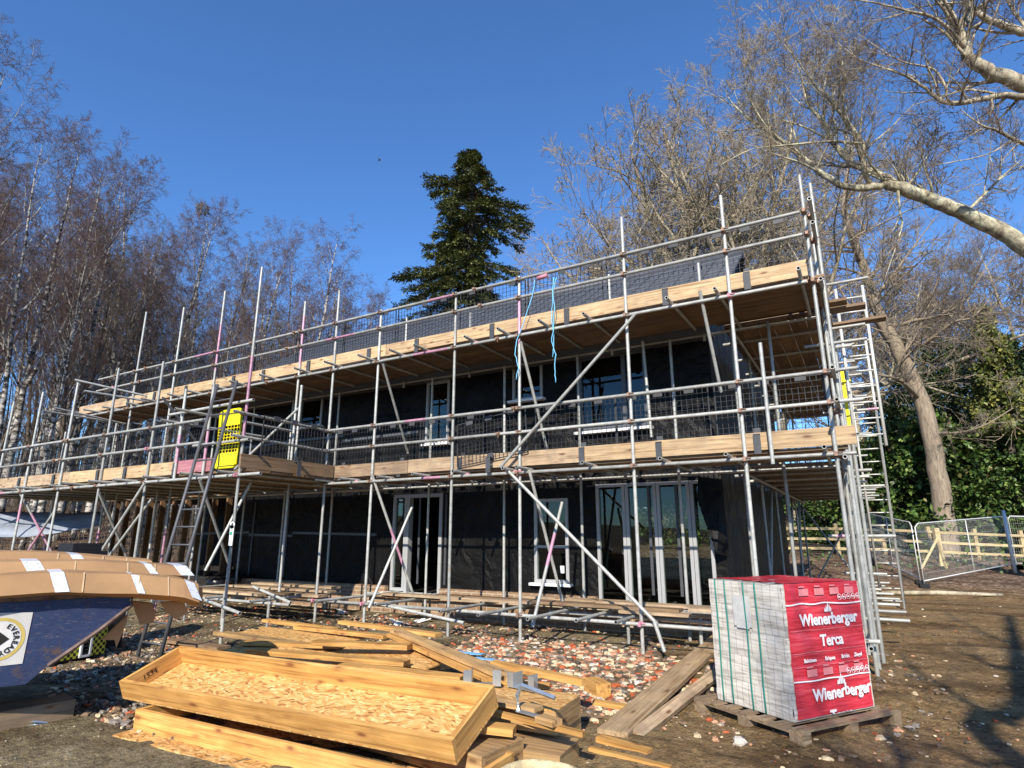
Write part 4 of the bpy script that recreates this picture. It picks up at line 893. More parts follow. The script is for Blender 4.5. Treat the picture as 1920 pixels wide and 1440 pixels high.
obj('metal_strap', mb, GALV, label='bent zinc strap nearest the camera on the tray stack', cat='bracket')
for q, lab in (((878, 1224), 'scrap of blue plastic at the pile edge'), ((915, 1236), 'long blue plastic scrap behind the batten')):
    c = atz(*q, .12); mb = MB(); n_ = 7
    vs = [(c.x+(i/n_-.5)*.42, c.y+(j-.5)*.12+.03*math.sin(i*2.1), c.z+.03*noise.noise(Vector((i, j*2, 3)))) for j in (0, 1) for i in range(n_+1)]
    vs += [(a, b, d-.004) for a, b, d in vs]; f = [(i, i+1, n_+2+i, n_+1+i) for i in range(n_)]; k = 2*(n_+1); mb.add(vs, f+[tuple(q_+k for q_ in g_)[::-1] for g_ in f]+[(i, i+k, i+1+k, i+1) for i in range(n_)], 0, True)
    obj('plastic_scrap', mb, simple('blue_polythene', (.16, .36, .62), .4), label=lab, cat='plastic')
# bucket-like tub rim at the bottom edge
c = atw(1007, 1468, 2.62); t = empty('wheelbarrow', (c.x, c.y, 0), 'mud-caked pale tub of a wheelbarrow at the bottom edge', 'wheelbarrow'); t.rotation_euler = (0, 0, 0)
mb = MB(); K = 28; prof = [(1., c.z+.0), (1.03, c.z+.012), (1.0, c.z+.02), (.96, c.z+.005), (.8, c.z-.12), (.55, c.z-.22), (.0, c.z-.24)]; vs = []
for (rr_, zz) in prof:
    for j in range(K):
        a = 2*math.pi*j/K; vs.append((c.x+math.cos(a)*.17*rr_, c.y+math.sin(a)*.20*rr_, zz+.004*math.sin(a*3)))
fs = [(k*K+j, k*K+(j+1) % K, (k+1)*K+(j+1) % K, (k+1)*K+j) for k in range(len(prof)-1) for j in range(K)]; mb.add(vs, fs, 0, True)
vo = [(c.x+math.cos(2*math.pi*j/K)*q*.2*.85, c.y+math.sin(2*math.pi*j/K)*q*.2, zz) for q, zz in ((1.03, c.z+.0), (.6, c.z-.26), (.0, c.z-.262)) for j in range(K)]
mb.add(vo, [(k*K+j, (k+1)*K+j, (k+1)*K+(j+1) % K, k*K+(j+1) % K) for k in range(2) for j in range(K)], 0, True)
obj('tub', mb, simple('mud_caked_tub', (.52, .42, .24), .8, 0, .45, 14, .2, .5), t)
mb = MB(); mb.poly([(c.x-.2, c.y+.0, c.z-.1), (c.x-.3, c.y-.5, .3), (c.x-.3, c.y-.7, .45)], .016, 8); mb.poly([(c.x-.12, c.y+.1, c.z-.2), (c.x-.12, c.y+.05, .0)], .014, 8); obj('frame', mb, M['green'], t)

# ------------------------------------------------------------------ skip with cardboard on it
TP = atw(245, 1108, 5.8); TP.z = 1.11
uv = (RT*.80+FW*.60).normalized(); nv = Vector((-uv.y, uv.x, 0)); nv = nv if nv.dot(C0-TP) < 0 else -nv     # nv points away from the camera
def sp(px, py): p = onpl(px, py, TP, nv); return p
def uz(px, py): p = sp(px, py); return ((p-TP).dot(uv), p.z)
def S(u_, v_, z): return TP+uv*u_+nv*v_+Vector((0, 0, z-TP.z))
outl = [uz(247, 1106), uz(243, 1135), uz(187, 1181), uz(90, 1248), uz(48, 1283)]
zb = outl[-1][1]; ub = outl[-1][0]
outl = outl+[(ub-1.7, zb), (ub-2.6, TP.z-.1), (ub-2.7, TP.z)]
skip = empty('skip', S(-1.5, .8, zb), 'battered dark blue skip loaded with flattened cardboard', 'skip')
SW = 1.6
for v0, nm in ((0, 'side_panel'), (SW, 'side_panel')):
    mb = MB(); k = len(outl); a = [tuple(S(u_, v0, z)) for u_, z in outl]; b = [tuple(S(u_, v0+.012, z)) for u_, z in outl]
    mb.add(a+b, [tuple(range(k))[::-1], tuple(range(k, 2*k))]+[(i, (i+1) % k, k+(i+1) % k, k+i) for i in range(k)]); obj(nm, mb, M['skip'], skip)
for i0, i1, nm in ((1, 2, 'end_plate'), (2, 3, 'end_plate'), (3, 4, 'end_plate'), (4, 5, 'floor_plate'), (5, 6, 'end_plate')):
    mb = MB(); (u0, z0), (u1, z1) = outl[i0], outl[i1]; q = [S(u0-.004, .012, z0), S(u1-.004, .012, z1), S(u1-.004, SW, z1), S(u0-.004, SW, z0)]; mb.hexa(q+[a+Vector((0, 0, .012)) for a in q]); obj(nm, mb, M['skiprust'] if nm == 'end_plate' else M['skip'], skip)
mb = MB(); mb.poly([S(outl[0][0]+.01, -.01, 1.10), S(outl[1][0]+.012, -.01, outl[1][1]), S(outl[2][0], -.01, outl[2][1]), S(outl[3][0], -.01, outl[3][1])], .02, 6, 0, True, False); obj('edge_strip', mb, M['skiprust'], skip)
mb = MB(); mb.poly([S(.0, -.02, 1.10), S(outl[-1][0], -.02, 1.09)], .03, 8); mb.poly([S(.0, SW+.02, 1.10), S(outl[-1][0], SW+.02, 1.09)], .03, 8); mb.poly([S(.0, -.02, 1.10), S(.0, SW+.02, 1.10)], .03, 8); obj('rim', mb, M['skiprust'], skip)
# plate with ring, lettering and dark diamond
cu, cz = uz(-2, 1199); s1 = (uz(45, 1199)[0]-cu)/47.
def plate(pts, off, th, mat, name):
    mb = MB(); k = len(pts); a = [tuple(S(cu+x, -off-th, cz+z)) for x, z in pts]; b = [tuple(S(cu+x, -off, cz+z)) for x, z in pts]
    mb.add(a+b, [tuple(range(k)), tuple(range(k, 2*k))[::-1]]+[(i, k+i, k+(i+1) % k, (i+1) % k) for i in range(k)]); return obj(name, mb, mat, skip)
q = [uz(62, 1148), uz(42, 1244), uz(-65, 1256), uz(-58, 1150)]; plate([(a-cu, b-cz) for a, b in q][::-1], .002, .004, simple('pale_grey_sign', (.50, .48, .45), .5, 0, .12, 5), 'sign_plate')
def ringpts(r0, r1, mat, off, name):
    mb = MB(); K = 48; vs = [tuple(S(cu+r*math.cos(6.28318*j/K), -off, cz+r*math.sin(6.28318*j/K))) for r in (r0, r1) for j in range(K)]
    mb.add(vs, [(j, (j+1) % K, K+(j+1) % K, K+j) for j in range(K)]); obj(name, mb, mat, skip)
ringpts(41*s1, 48*s1, simple('gold_print', (.50, .38, .10), .5), .0085, 'yellow_ring'); ringpts(0, 40.5*s1, simple('off_white_print', (.60, .58, .55), .5), .0085, 'white_disc')
plate([(19*s1, 0), (0, 16*s1), (-19*s1, 0), (0, -16*s1)], .0088, .003, M['mouth'], 'diamond')
for i, ch in enumerate('EVEREADY'):
    a = RAD(62-i*19.5); vs, fs = text_mb(ch, 15*s1, .0012); r = 26.5*s1; mb = MB(); out = []
    for v in vs:
        x = v.x; y = v.y; th = a-math.pi/2; rx = x*math.cos(th)-y*math.sin(th); ry_ = x*math.sin(th)+y*math.cos(th)
        out.append(tuple(S(cu+r*math.cos(a)+rx, -.0125-v.z, cz+r*math.sin(a)+ry_)))
    mb.add(out, fs); obj('letter', mb, M['mouth'], skip)
# long cartons
def carton(pts_top, depth, drop, label, v0, tapes, back=.3, mat=M['card']):
    """pts_top: (u, z) of the front upper edge; each carton is a long bent box"""
    t = empty('cardboard_carton', S(pts_top[0][0], v0, pts_top[0][1]-.2), label, 'cardboard box', 'long cardboard cartons thrown on the skip')
    def sec(u_, z, sk=0.):
        return [S(u_, v0-depth*.45, z-drop), S(u_, v0, z), S(u_+.0, v0+back, z+.012), S(u_, v0+back, z-.13), S(u_, v0+back*.4-.1, z-drop-.05)]
    us = [p[0] for p in pts_top]; zs = [p[1] for p in pts_top]; vs = []; K = 26; L = []
    for i in range(K+1):
        u_ = us[0]+(us[-1]-us[0])*i/K; z = float(np.interp(u_, sorted(us), [z_ for _, z_ in sorted(zip(us, zs))])); L.append((u_, z))
    mb = MB()
    for u_, z in L: vs += [tuple(p+Vector((0, 0, .006*noise.noise(Vector((u_*2.3, j*1.7, v0*5)))+.006*abs(((u_*1.3+v0) % .9)-.45)))) for j, p in enumerate(sec(u_, z))]
    fs = [(i*5+j, i*5+(j+1) % 5, (i+1)*5+(j+1) % 5, (i+1)*5+j) for i in range(K) for j in range(5)]+[(0, 1, 2, 3, 4), tuple(K*5+j for j in (4, 3, 2, 1, 0))]
    mb.add(vs, fs); obj('carton_body', mb, mat, t)
    for u_ in (us[0]+.45*(us[-1]-us[0]), us[0]+.7*(us[-1]-us[0]), us[0]+.84*(us[-1]-us[0])):
        z = float(np.interp(u_, sorted(us), [z_ for _, z_ in sorted(zip(us, zs))])); a = sec(u_, z); b = sec(u_+.012, z); e = -nv*.003+Vector((0, 0, .006)); mb = MB(); mb.add([tuple(q_+e) for q_ in (a[0], b[0], b[1], a[1])], [(0, 1, 2, 3)]); obj('crease', mb, M['cardpale'], t)
    for u_, wd in tapes:
        z = float(np.interp(u_, sorted(us), [z_ for _, z_ in sorted(zip(us, zs))])); z2 = float(np.interp(u_+wd+.02, sorted(us), [z_ for _, z_ in sorted(zip(us, zs))]))
        a = sec(u_, z); b = sec(u_+wd, z2); e = -nv*.004+Vector((0, 0, .004)); e2 = Vector((0, 0, .008))
        k_ = uv*.06
        mb = MB(); mb.add([tuple(p) for p in (a[0]+e+k_, b[0]+e+k_, b[1]+e, a[1]+e, b[2]+e2-k_*.5, a[2]+e2-k_*.5)], [(0, 1, 2, 3), (3, 2, 4, 5)]); obj('printed_tape', mb, M['cardtape'], t)
    return t
def ut(px, py, v_): p = onpl(px, py, TP+nv*v_, nv); return ((p-TP).dot(uv), p.z)
c1 = carton([ut(-60, 1087, 0), ut(0, 1079, 0), ut(120, 1073, 0), ut(250, 1078, 0), ut(340, 1085, 0), ut(372, 1095, 0)], .34, .155, 'long bent cardboard carton nearest the camera on the skip', .0, ((ut(92, 1080, 0)[0], .10), (ut(245, 1080, 0)[0], .06), (ut(345, 1090, 0)[0], .09)))
v_ = .38
c2 = carton([ut(-60, 1055, v_), ut(60, 1053, v_), ut(180, 1053, v_), ut(280, 1058, v_), ut(345, 1062, v_)], .3, .09, 'second long carton lying behind the nearest one on the skip', v_, ((ut(40, 1055, v_)[0], .13), (ut(268, 1058, v_)[0], .07), (ut(325, 1060, v_)[0], .12)))
v_ = .80
c3 = carton([ut(-60, 1033, v_), ut(60, 1035, v_), ut(180, 1043, v_), ut(285, 1052, v_)], .3, .09, 'rearmost long carton on the skip with one white label', v_, ((ut(130, 1040, v_)[0], .10),))
for q, lab in ((((247, 1128), (285, 1132), (292, 1150), (288, 1168), (262, 1172)), 'drooping cardboard flap under the front carton'), (((300, 1130), (345, 1128), (352, 1150), (330, 1162), (312, 1148)), 'torn cardboard flap hanging near the carton end'), (((362, 1105), (380, 1104), (380, 1140), (370, 1138)), 'small end flap hanging from the carton tip'), (((190, 1200), (240, 1152), (232, 1182), (218, 1215), (215, 1200)), 'brown card sheet wedged below the skip end')):
    P_ = [onpl(a, b, TP+nv*.15, nv) for a, b in q]; k = len(P_); mb = MB(); mb.add([tuple(p) for p in P_]+[tuple(p+nv*.008+Vector((0, 0, .01))) for p in P_], [tuple(range(k)), tuple(range(k, 2*k))[::-1]]+[(i, k+i, k+(i+1) % k, (i+1) % k) for i in range(k)])
    obj('cardboard_flap', mb, M['card'], label=lab, cat='cardboard')
# checkered machine behind the skip
def checker():
    m, n, p = newmat('yellow_black_checks', .4); c = N(n, 'ShaderNodeTexChecker'); c.inputs['Scale'].default_value = 26; c.inputs['Color1'].default_value = (.62, .60, .06, 1); c.inputs['Color2'].default_value = (.015, .015, .015, 1)
    n.links.new(coords(n, (1.001, 1.001, 1.001), False), c.inputs['Vector']); n.links.new(c.outputs[0], p.inputs['Base Color']); return m
A_ = atz(95, 1252, .03); B_ = atz(197, 1232, .03); dx_ = B_-A_; dx_.z = 0; Lm = dx_.length; rz_ = math.atan2(dx_.y, dx_.x)
mc = empty('generator', (A_+B_)/2, 'small machine with a slatted grille and yellow-black checked corners behind the skip', 'generator', None, (0, 0, rz_))
mb = MB(); mb.box((0, .4, .33), (Lm, .7, .6)); child('housing', mb, M['black'], mc)
for x, w_ in ((-Lm/2+.17, .34), (Lm/2-.1, .2)): mb = MB(); mb.box((x, .035, .33), (w_, .02, .56)); child('checked_panel', mb, checker(), mc)
gx = (.34-.2)/2; gw = Lm-.56; mb = MB()
for a_, b_ in (((gx-gw/2, .05), (gx-gw/2+.025, .62)), ((gx+gw/2-.025, .05), (gx+gw/2, .62)), ((gx-gw/2, .05), (gx+gw/2, .075)), ((gx-gw/2, .6), (gx+gw/2, .625))): mb.bx((a_[0], .0, a_[1]), (b_[0], .03, b_[1]))
child('grille_frame', mb, M['white'], mc)
mb = MB()
for i in range(12): mb.box((gx, .025, .1+i*.043), (gw-.05, .03, .02), Matrix.Rotation(.5, 3, 'X'))
child('grille', mb, M['black'], mc)
# black box with lights further back
c = atw(148, 1040, 9.); t = empty('site_light_box', (c.x, c.y, 0), 'black plastic box-shaped machine top beyond the cartons', 'machine')
mb = MB(); mb.box((c.x, c.y, c.z-.15), (.55, .5, .4)); mb.box((c.x, c.y, c.z+.10), (.42, .38, .12)); obj('housing', mb, M['black'], t)
mb = MB(); mb.box((c.x, c.y+.45, c.z*.35), (.5, .4, c.z*.7)); obj('pedestal', mb, M['black'], t)
# bin bags
def bag(c, r, label):
    mb = MB(); K = 14; vs = []
    for j in range(9):
        ph = math.pi*j/8
        for i in range(K):
            a = 2*math.pi*i/K; q = 1+.25*noise.noise(Vector((math.cos(a)*1.5+c[0]*3, math.sin(a)*1.5, ph*2))); vs.append((c[0]+r*q*math.sin(ph)*math.cos(a), c[1]+r*q*math.sin(ph)*math.sin(a)*.8, c[2]+r*.8*(1-math.cos(ph))*.75*q))
    mb.add(vs, [(j*K+i, j*K+(i+1) % K, (j+1)*K+(i+1) % K, (j+1)*K+i) for j in range(8) for i in range(K)], 0, True); obj('bin_bag', mb, M['binbag'], label=label, cat='bin bag', group='black bin bags by the far left of the ground floor')
for q, r, lab in (((405, 1090), .26, 'shiny black bin bag nearest the ladder foot'), ((432, 1086), .30, 'biggest black bin bag left of the inspection tag post'), ((385, 1080), .22, 'small black bin bag furthest left in the heap')): p = atz(*q, .6); bag((p.x*.98, p.y*.98, .45), r, lab)
for q, r in (((745, 1172), .12), ((795, 1168), .14), ((640, 1150), .1)):
    p = atz(*q, .12); mb = MB(); 
    for k in range(4): mb.box(p+Vector((random.uniform(-.1, .1), random.uniform(-.1, .1), .02*k)), (r*1.5, r, .01), Euler((random.uniform(-.5, .5), random.uniform(-.5, .5), random.uniform(0, 3))).to_matrix())
    obj('crumpled_wrapper', mb, M['white'], label={745: 'white crumpled wrapper under the left of the low platform', 795: 'white crumpled wrapper beneath the doorway', 640: 'white scrap of packaging far left under the platform'}[q[0]], cat='litter')
p = atz(65, 1358, .03); mb = MB(); mb.box(p, (.14, .09, .012), Euler((.3, .2, .4)).to_matrix()); mb.box(p+Vector((.02, .02, .012)), (.11, .07, .01), Euler((-.3, .3, 1.4)).to_matrix()); obj('foil_scrap', mb, GALV, label='crumpled silver foil on the mud below the skip', cat='litter')
pp = MB(); pp.pipe(atz(1625, 1212, .05), atz(1762, 1218, .05), .026); obj('scaffold_pole', pp, TUBE, label='grey steel pole lying on the mud right of the brick pack', cat='pole')
# grey tarpaulin on the left bank
mb = MB(); nx_, ny_ = 24, 6; vs = []
for j in range(ny_+1):
    for i in range(nx_+1):
        t_ = i/nx_; s_ = j/ny_; top = atw(-60+t_*250, 955+10*math.sin(t_*3.1), 15.5); bot = atw(-60+t_*250, 1003-30*max(0, t_-.35)**1.2, 14.6); p = top.lerp(bot, s_); p.z += .06*math.sin(s_*9+t_*4)+.04*noise.noise(Vector((t_*6, s_*3, 0))); vs.append(tuple(p))
mb.add(vs, [(j*(nx_+1)+i, (j+1)*(nx_+1)+i, (j+1)*(nx_+1)+i+1, j*(nx_+1)+i+1) for j in range(ny_) for i in range(nx_)], 0, True); o = obj('tarpaulin', mb, simple('grey_tarpaulin', (.25, .28, .33), .45), label='sagging grey-blue tarpaulin stretched over the bank at far left', cat='tarpaulin')
md = o.modifiers.new('solid', 'SOLIDIFY'); md.thickness = .01

# ------------------------------------------------------------------ fences at the right
def gsnap(p): return Vector((p.x, p.y, gz(p.x, p.y)))
fa, fb = atw(1400, 1050, 25), atw(2010, 1050, 25)
fn = empty('timber_fence', gsnap(fa), 'pale new post-and-rail timber fence along the leaf-covered bank', 'fence')
NP = 8; fps = [gsnap(fa.lerp(fb, i/(NP-1))) for i in range(NP)]
for i, p in enumerate(fps): mb = MB(); mb.box((p.x, p.y, p.z+.55), (.13, .13, 1.35), Matrix.Rotation(.5, 3, 'Z')); obj('post', mb, M['fencewood'], fn)
for i in range(NP-1):
    for h in (.25, .62, 1.02):
        a, b = fps[i]+Vector((0, -.1, h)), fps[i+1]+Vector((0, -.1, h)); d = b-a; mb = MB(); mb.box((0, 0, 0), (d.length, .04, .1)); me = mesh_from(mb, 'rail', M['fencewood']); o = bpy.data.objects.new('rail', me); COL.objects.link(o); o.parent = fn; o.location = (a+b)/2-WL[fn.name]; o.rotation_euler = (0, -math.asin(d.z/d.length), math.atan2(d.y, d.x))
p = gsnap(atw(1768, 1075, 22)); t = empty('strainer_post', p, 'stout timber post braced by two diagonal struts behind the wire panel', 'fence post')
mb = MB(); mb.box((p.x, p.y, p.z+.62), (.16, .16, 1.3), Matrix.Rotation(.5, 3, 'Z')); obj('post', mb, M['fencewood'], t)
for q, ww in (((1726, 1056), 21.), ((1775, 1068), 21.)): mb = MB(); e = atw(*q, ww); e.z = gz(e.x, e.y); mb.poly([p+Vector((0, 0, .9)), e], .05, 4, 0, True, False); obj('strut', mb, M['fencewood'], t)
HER = simple('heras_steel', (.60, .60, .58), .45, .1, .1)
def heras(pa, pb, label, H_=1.75):
    pa, pb = gsnap(pa), gsnap(pb); t = empty('mesh_fence_panel', pa, label, 'fence panel', 'temporary steel mesh fence panels'); d = pb-pa; U = Vector((0, 0, 1))
    mb = MB(); mb.poly([pa+U*.1, pa+U*(H_-.1), pa+U*H_+d*.03, pb+U*H_-d*.03, pb+U*(H_-.1), pb+U*.1], .016, 8); mb.poly([pa+U*.2, pb+U*.2], .016, 6); mb.poly([pa+d/2+U*.2, pa+d/2+U*H_], .014, 6); obj('panel_frame', mb, HER, t)
    mb = MB(); k = int(d.length/.06)
    for i in range(1, k): q = pa+d*i/k; mb.poly([q+U*.2, q+U*H_], .0014, 3, 0, False)
    for i in range(9): z = .2+(H_-.25)*i/8; mb.poly([pa+U*z, pb+U*z], .0022, 3, 0, False)
    obj('wire_mesh', mb, HER, t)
    for q in (pa, pb): mb = MB(); mb.box((q.x, q.y, q.z+.07), (.22, .7, .14)); obj('foot_block', mb, M['black'], t)
heras(atw(1735, 1110, 17.5), atw(1912, 1085, 21), 'silver mesh fence panel running back from the mulch to the frame edge'); heras(atw(1912, 1085, 21), atw(2080, 1085, 20), 'silver mesh fence panel leaving the frame at the right'); heras(atw(1727, 1100, 17.9), atw(1640, 1080, 22.5), 'silver mesh fence panel angled away behind the tall ladder')
mb = MB(); p = gsnap(atw(1906, 1085, 20)); mb.poly([p, p+Vector((0, 0, 1.95))], .05, 10); obj('steel_post', mb, HER, label='thick silver post where two mesh panels meet', cat='post')
mb = MB(); a, b = atw(1640, 1108, 17), atw(1885, 1145, 16); a = gsnap(a)+Vector((0, 0, .06)); b = gsnap(b)+Vector((0, 0, .06)); mb.poly([a, a.lerp(b, .5)+Vector((0, 0, .03)), b], [.05, .06, .035], 7); mb.poly([b, b+Vector((-.6, -.5, .02))], [.04, .02], 6); obj('fallen_branch', mb, M['oakbark'], label='thin fallen branch at the edge of the leaf litter', cat='branch')
# bird
c = atw(711, 300, 40); mb = MB(); mb.poly([c+Vector((-.12, 0, -.02)), c, c+Vector((.14, 0, .03))], [.015, .05, .02], 6); mb.add([tuple(c), tuple(c+Vector((-.2, .05, .28))), tuple(c+Vector((.1, 0, .05))), tuple(c+Vector((.22, -.05, -.24)))], [(0, 1, 2), (0, 2, 3)]); obj('bird', mb, M['mouth'], label='small dark bird flying high in the blue sky', cat='bird')

# ------------------------------------------------------------------ trees
TR = random.Random(11)
def rnd(a, b): return TR.uniform(a, b)
def rvec(): return Vector((TR.gauss(0, 1), TR.gauss(0, 1), TR.gauss(0, 1))).normalized()
def grow(out, p, d, L, r, lv, P):
    """out[k] gets polylines; P: per-level dicts"""
    q = P[lv]; k = q['seg']; pts = [p.copy()]; rad = [r]; d = d.normalized(); st = L/k; cur = p.copy()
    for i in range(k):
        d = (d+rvec()*q['gn']+Vector((0, 0, 1))*q['up']*(1 if q.get('upf') is None else q['upf'](i/k))).normalized()
        cur = cur+d*st; pts.append(cur.copy()); rad.append(max(r*(1-(i+1)/k*q['tp']), P[0].get('rmin', .003)))
    out[q['o']].append((pts, rad, q['n']))
    if lv+1 < len(P):
        spawn(out, pts, rad, L, lv, P)
def spawn(out, pts, rad, L, lv, P):
    q = P[lv]; nx_ = P[lv+1]; n = q['ch']; n = int(n) if n >= 1 else (1 if TR.random() < n else 0)
    k = len(pts)-1
    for c in range(n):
        t = q['t0']+(1-q['t0'])*(c+TR.random())/n; f = min(t*k, k-1e-3); i = int(f); b = pts[i].lerp(pts[i+1], f-i); r = rad[i]+(rad[i+1]-rad[i])*(f-i)
        ax = (pts[i+1]-pts[i]).normalized(); s = ax.orthogonal().normalized(); s.rotate(Matrix.Rotation(rnd(0, 6.283), 3, ax)); an = RAD(q['an']*rnd(.7, 1.3)); dd = ax*math.cos(an)+s*math.sin(an)
        l = L*q['lr']*rnd(.65, 1.25)*(1-q.get('sh', .45)*t)
        grow(out, b, dd, l, min(r*.75, max(r*q['rr'], .0035)), lv+1, P)
def flush(name, polys, mat, parent, mats2=None):
    mb = MB()
    for pts, rad, n in polys: mb.poly(pts, rad, n, 0, False)
    return child(name, mb, mat, parent)
def birchP(dense=1.):
    return [dict(seg=11, gn=.075, up=.05, tp=.93, n=7, o=0, ch=18*dense, t0=.34, an=36, lr=.29, rr=.42, rmin=.004, sh=.5),
            dict(seg=7, gn=.16, up=.13, tp=.85, n=5, o=0, ch=8, t0=.2, an=42, lr=.40, rr=.42),
            dict(seg=4, gn=.2, up=.05, tp=.8, n=3, o=1, ch=7, t0=.15, an=42, lr=.62, rr=.5),
            dict(seg=3, gn=.22, up=-.10, tp=.6, n=3, o=1, ch=4, t0=.2, an=38, lr=.7, rr=.7),
            dict(seg=2, gn=.2, up=-.16, tp=.4, n=3, o=1, ch=0, t0=0, an=0, lr=0, rr=1)]
def make_birch(H, r0, label, trunkmat, P, fork=False, loc=(0, 0, 0), group=None, twig='birchtwig', cat='tree', name='birch_tree'):
    t = empty(name, loc, label, cat, group); out = [[], []]
    d = Vector((rnd(-.1, .1), rnd(-.1, .1), 1)); grow(out, Vector((0, 0, -.3)), d, H, r0, 0, P)
    if fork:
        pts, rad, _ = out[0][0]; b = pts[4]; grow(out, b, Vector((rnd(-.4, .4), rnd(-.4, .4), 1)), H*.58, rad[4]*.75, 0, [dict(P[0], ch=P[0]['ch']*.6, t0=.3)]+P[1:])
    flush('trunk', out[0], M[trunkmat], t); flush('crown', out[1], M[twig], t); return t
G_B = 'birches of the wood behind the scaffolding'
protos = []
for i in range(6):
    protos.append(make_birch(15, .13+.02*(i % 3), 'birch', 'birchbark', birchP(), fork=i % 2 == 0, loc=(0, 0, -500)))
darkp = []
for i in range(3):
    darkp.append(make_birch(15, .13, 'dark tree', 'darkbark', [dict(birchP()[0], gn=.09, ch=15, t0=.25)]+birchP()[1:], loc=(0, 0, -500), twig='darktwig', name='bare_tree'))
used = set()
def place(pr, p, H, label, group, rz=None, lean=(0, 0)):
    idx = id(pr)
    t = pr if idx not in used else copy_tree(pr)
    used.add(idx); t.location = p; s = H*.87/15.; t.scale = (s*.95, s*.95, s); t.rotation_euler = (lean[0], lean[1], rnd(0, 6.28) if rz is None else rz); tag(t, label, 'tree', group); return t
# skyline birches: pixel column, distance, pixel row of the top
sky_b = [(-70, 15, -60, 'tallest birch cut by the left frame edge'), (12, 17, 30, 'tall birch leaning in at the upper left corner'), (60, 19, 115, 'forked white birch near the left edge'), (118, 21, 180, 'thick-stemmed birch with a broad reddish crown'), (168, 23, 178, 'birch with two bright stems and the widest crown at left'),
         (205, 26, 240, 'slim birch between the two widest crowns'), (243, 25, 232, 'birch whose white stem forks low above the upper rail'), (285, 28, 250, 'birch with a rounded top left of the nest'), (318, 29, 300, 'thin birch behind the tallest left scaffold poles'), (368, 29, 305, 'birch carrying a dark ball-shaped nest'), (400, 33, 365, 'lower birch filling the dip in the skyline'),
         (440, 34, 372, 'dark-stemmed birch just right of the skyline dip'), (475, 38, 400, 'small distant birch beside the lone tall one'), (512, 34, 385, 'birch tucked left of the lone tall one'), (555, 34, 325, 'lone tall birch with very white stem in the middle of the wood'), (590, 38, 400, 'birch leaning right beside the lone tall one'), (630, 38, 430, 'rounded birch next to the last gap'), (655, 42, 470, 'small birch at the right shoulder of the wood'), (700, 46, 500, 'pale far birch near the dark fir'), (725, 50, 515, 'last far birch before the dark fir'), (535, 44, 420, 'far birch half hidden behind the lone tall one')]
for i, (px, d_, py, lab) in enumerate(sky_b):
    top = atw(px, py, d_); b = gsnap(top); pr = protos[i % 6] if i not in (11,) else darkp[0]
    place(pr, b, (top.z-b.z)*1.0, lab, G_B)
nm = {}
for i in range(95):
    px = rnd(-140, 735); far = TR.random(); d_ = 21+far*30
    topy = float(np.interp(px, [-100, 60, 180, 250, 400, 550, 650, 740], [120, 230, 260, 330, 440, 440, 520, 560]))+rnd(10, 190)
    t_ = atw(px, topy, d_); b = gsnap(t_); H = (t_.z-b.z)
    if b.x > HXL-1 and b.y < HB+2: continue
    dk = TR.random() < .3; place(TR.choice(darkp if dk else protos), b, max(6, H), 'slender dark-stemmed bare tree crowded among the birches' if dk else 'slender white-stemmed birch crowded in the depth of the wood', 'dark stems of the wood behind the scaffolding' if dk else 'crowded birches in the depth of the wood')
# far wood as one mass
far = MB()
for i in range(620):
    px = rnd(-250, 760) if i % 5 else rnd(1480, 2100); d_ = rnd(34, 75) if px < 900 else rnd(42, 80); p = atw(px, 900, d_); b = gsnap(p); H = rnd(6, 12) if px < 900 else rnd(6, 11)
    cur = b; pts = [b]; dr = Vector((rnd(-.12, .12), rnd(-.12, .12), 1))
    for k in range(5): dr = (dr+rvec()*.08).normalized(); cur = cur+dr*H/5; pts.append(cur.copy())
    r = rnd(.05, .11); far.poly(pts, [r, r*.9, r*.8, r*.6, r*.4, .01], 4, 1 if TR.random() < .25 else 0, False)
    for k in range(17):
        f = rnd(.1, .95)*5; j = min(int(f), 4); q = pts[j].lerp(pts[j+1], f-j); d1 = (rvec()+Vector((0, 0, .5))).normalized(); l = rnd(.8, 2.2); m_ = q+d1*l*.5; e = m_+(d1+rvec()*.5).normalized()*l*.6
        far.poly([q, m_, e], [.02, .014, .006], 3, 0, False)
        for k2 in range(3): far.poly([m_, m_+(rvec()+d1).normalized()*rnd(.4, .9)], [.011, .005], 3, 0, False)
me_o = obj('far_woodland', far, [M['darktwig'], M['birchbark']], origin=(0, 0, 0), kind='stuff', label='hazy tangle of thin trunks and twigs deep in the wood')
# brambles and undergrowth at the foot of the wood
und = MB()
for i in range(2600):
    px = rnd(-200, 640); d_ = rnd(18, 40); p = gsnap(atw(px, 900, d_))
    if p.x > HXL-1: continue
    q = p+Vector((rnd(-.5, .5), rnd(-.5, .5), rnd(.3, 1.6))); und.poly([p, p.lerp(q, .5)+rvec()*.15, q], [.012, .009, .004], 3, 0, False)
obj('undergrowth', und, M['darktwig'], origin=(0, 0, 0), kind='stuff', label='thin brown undergrowth at the foot of the wood')
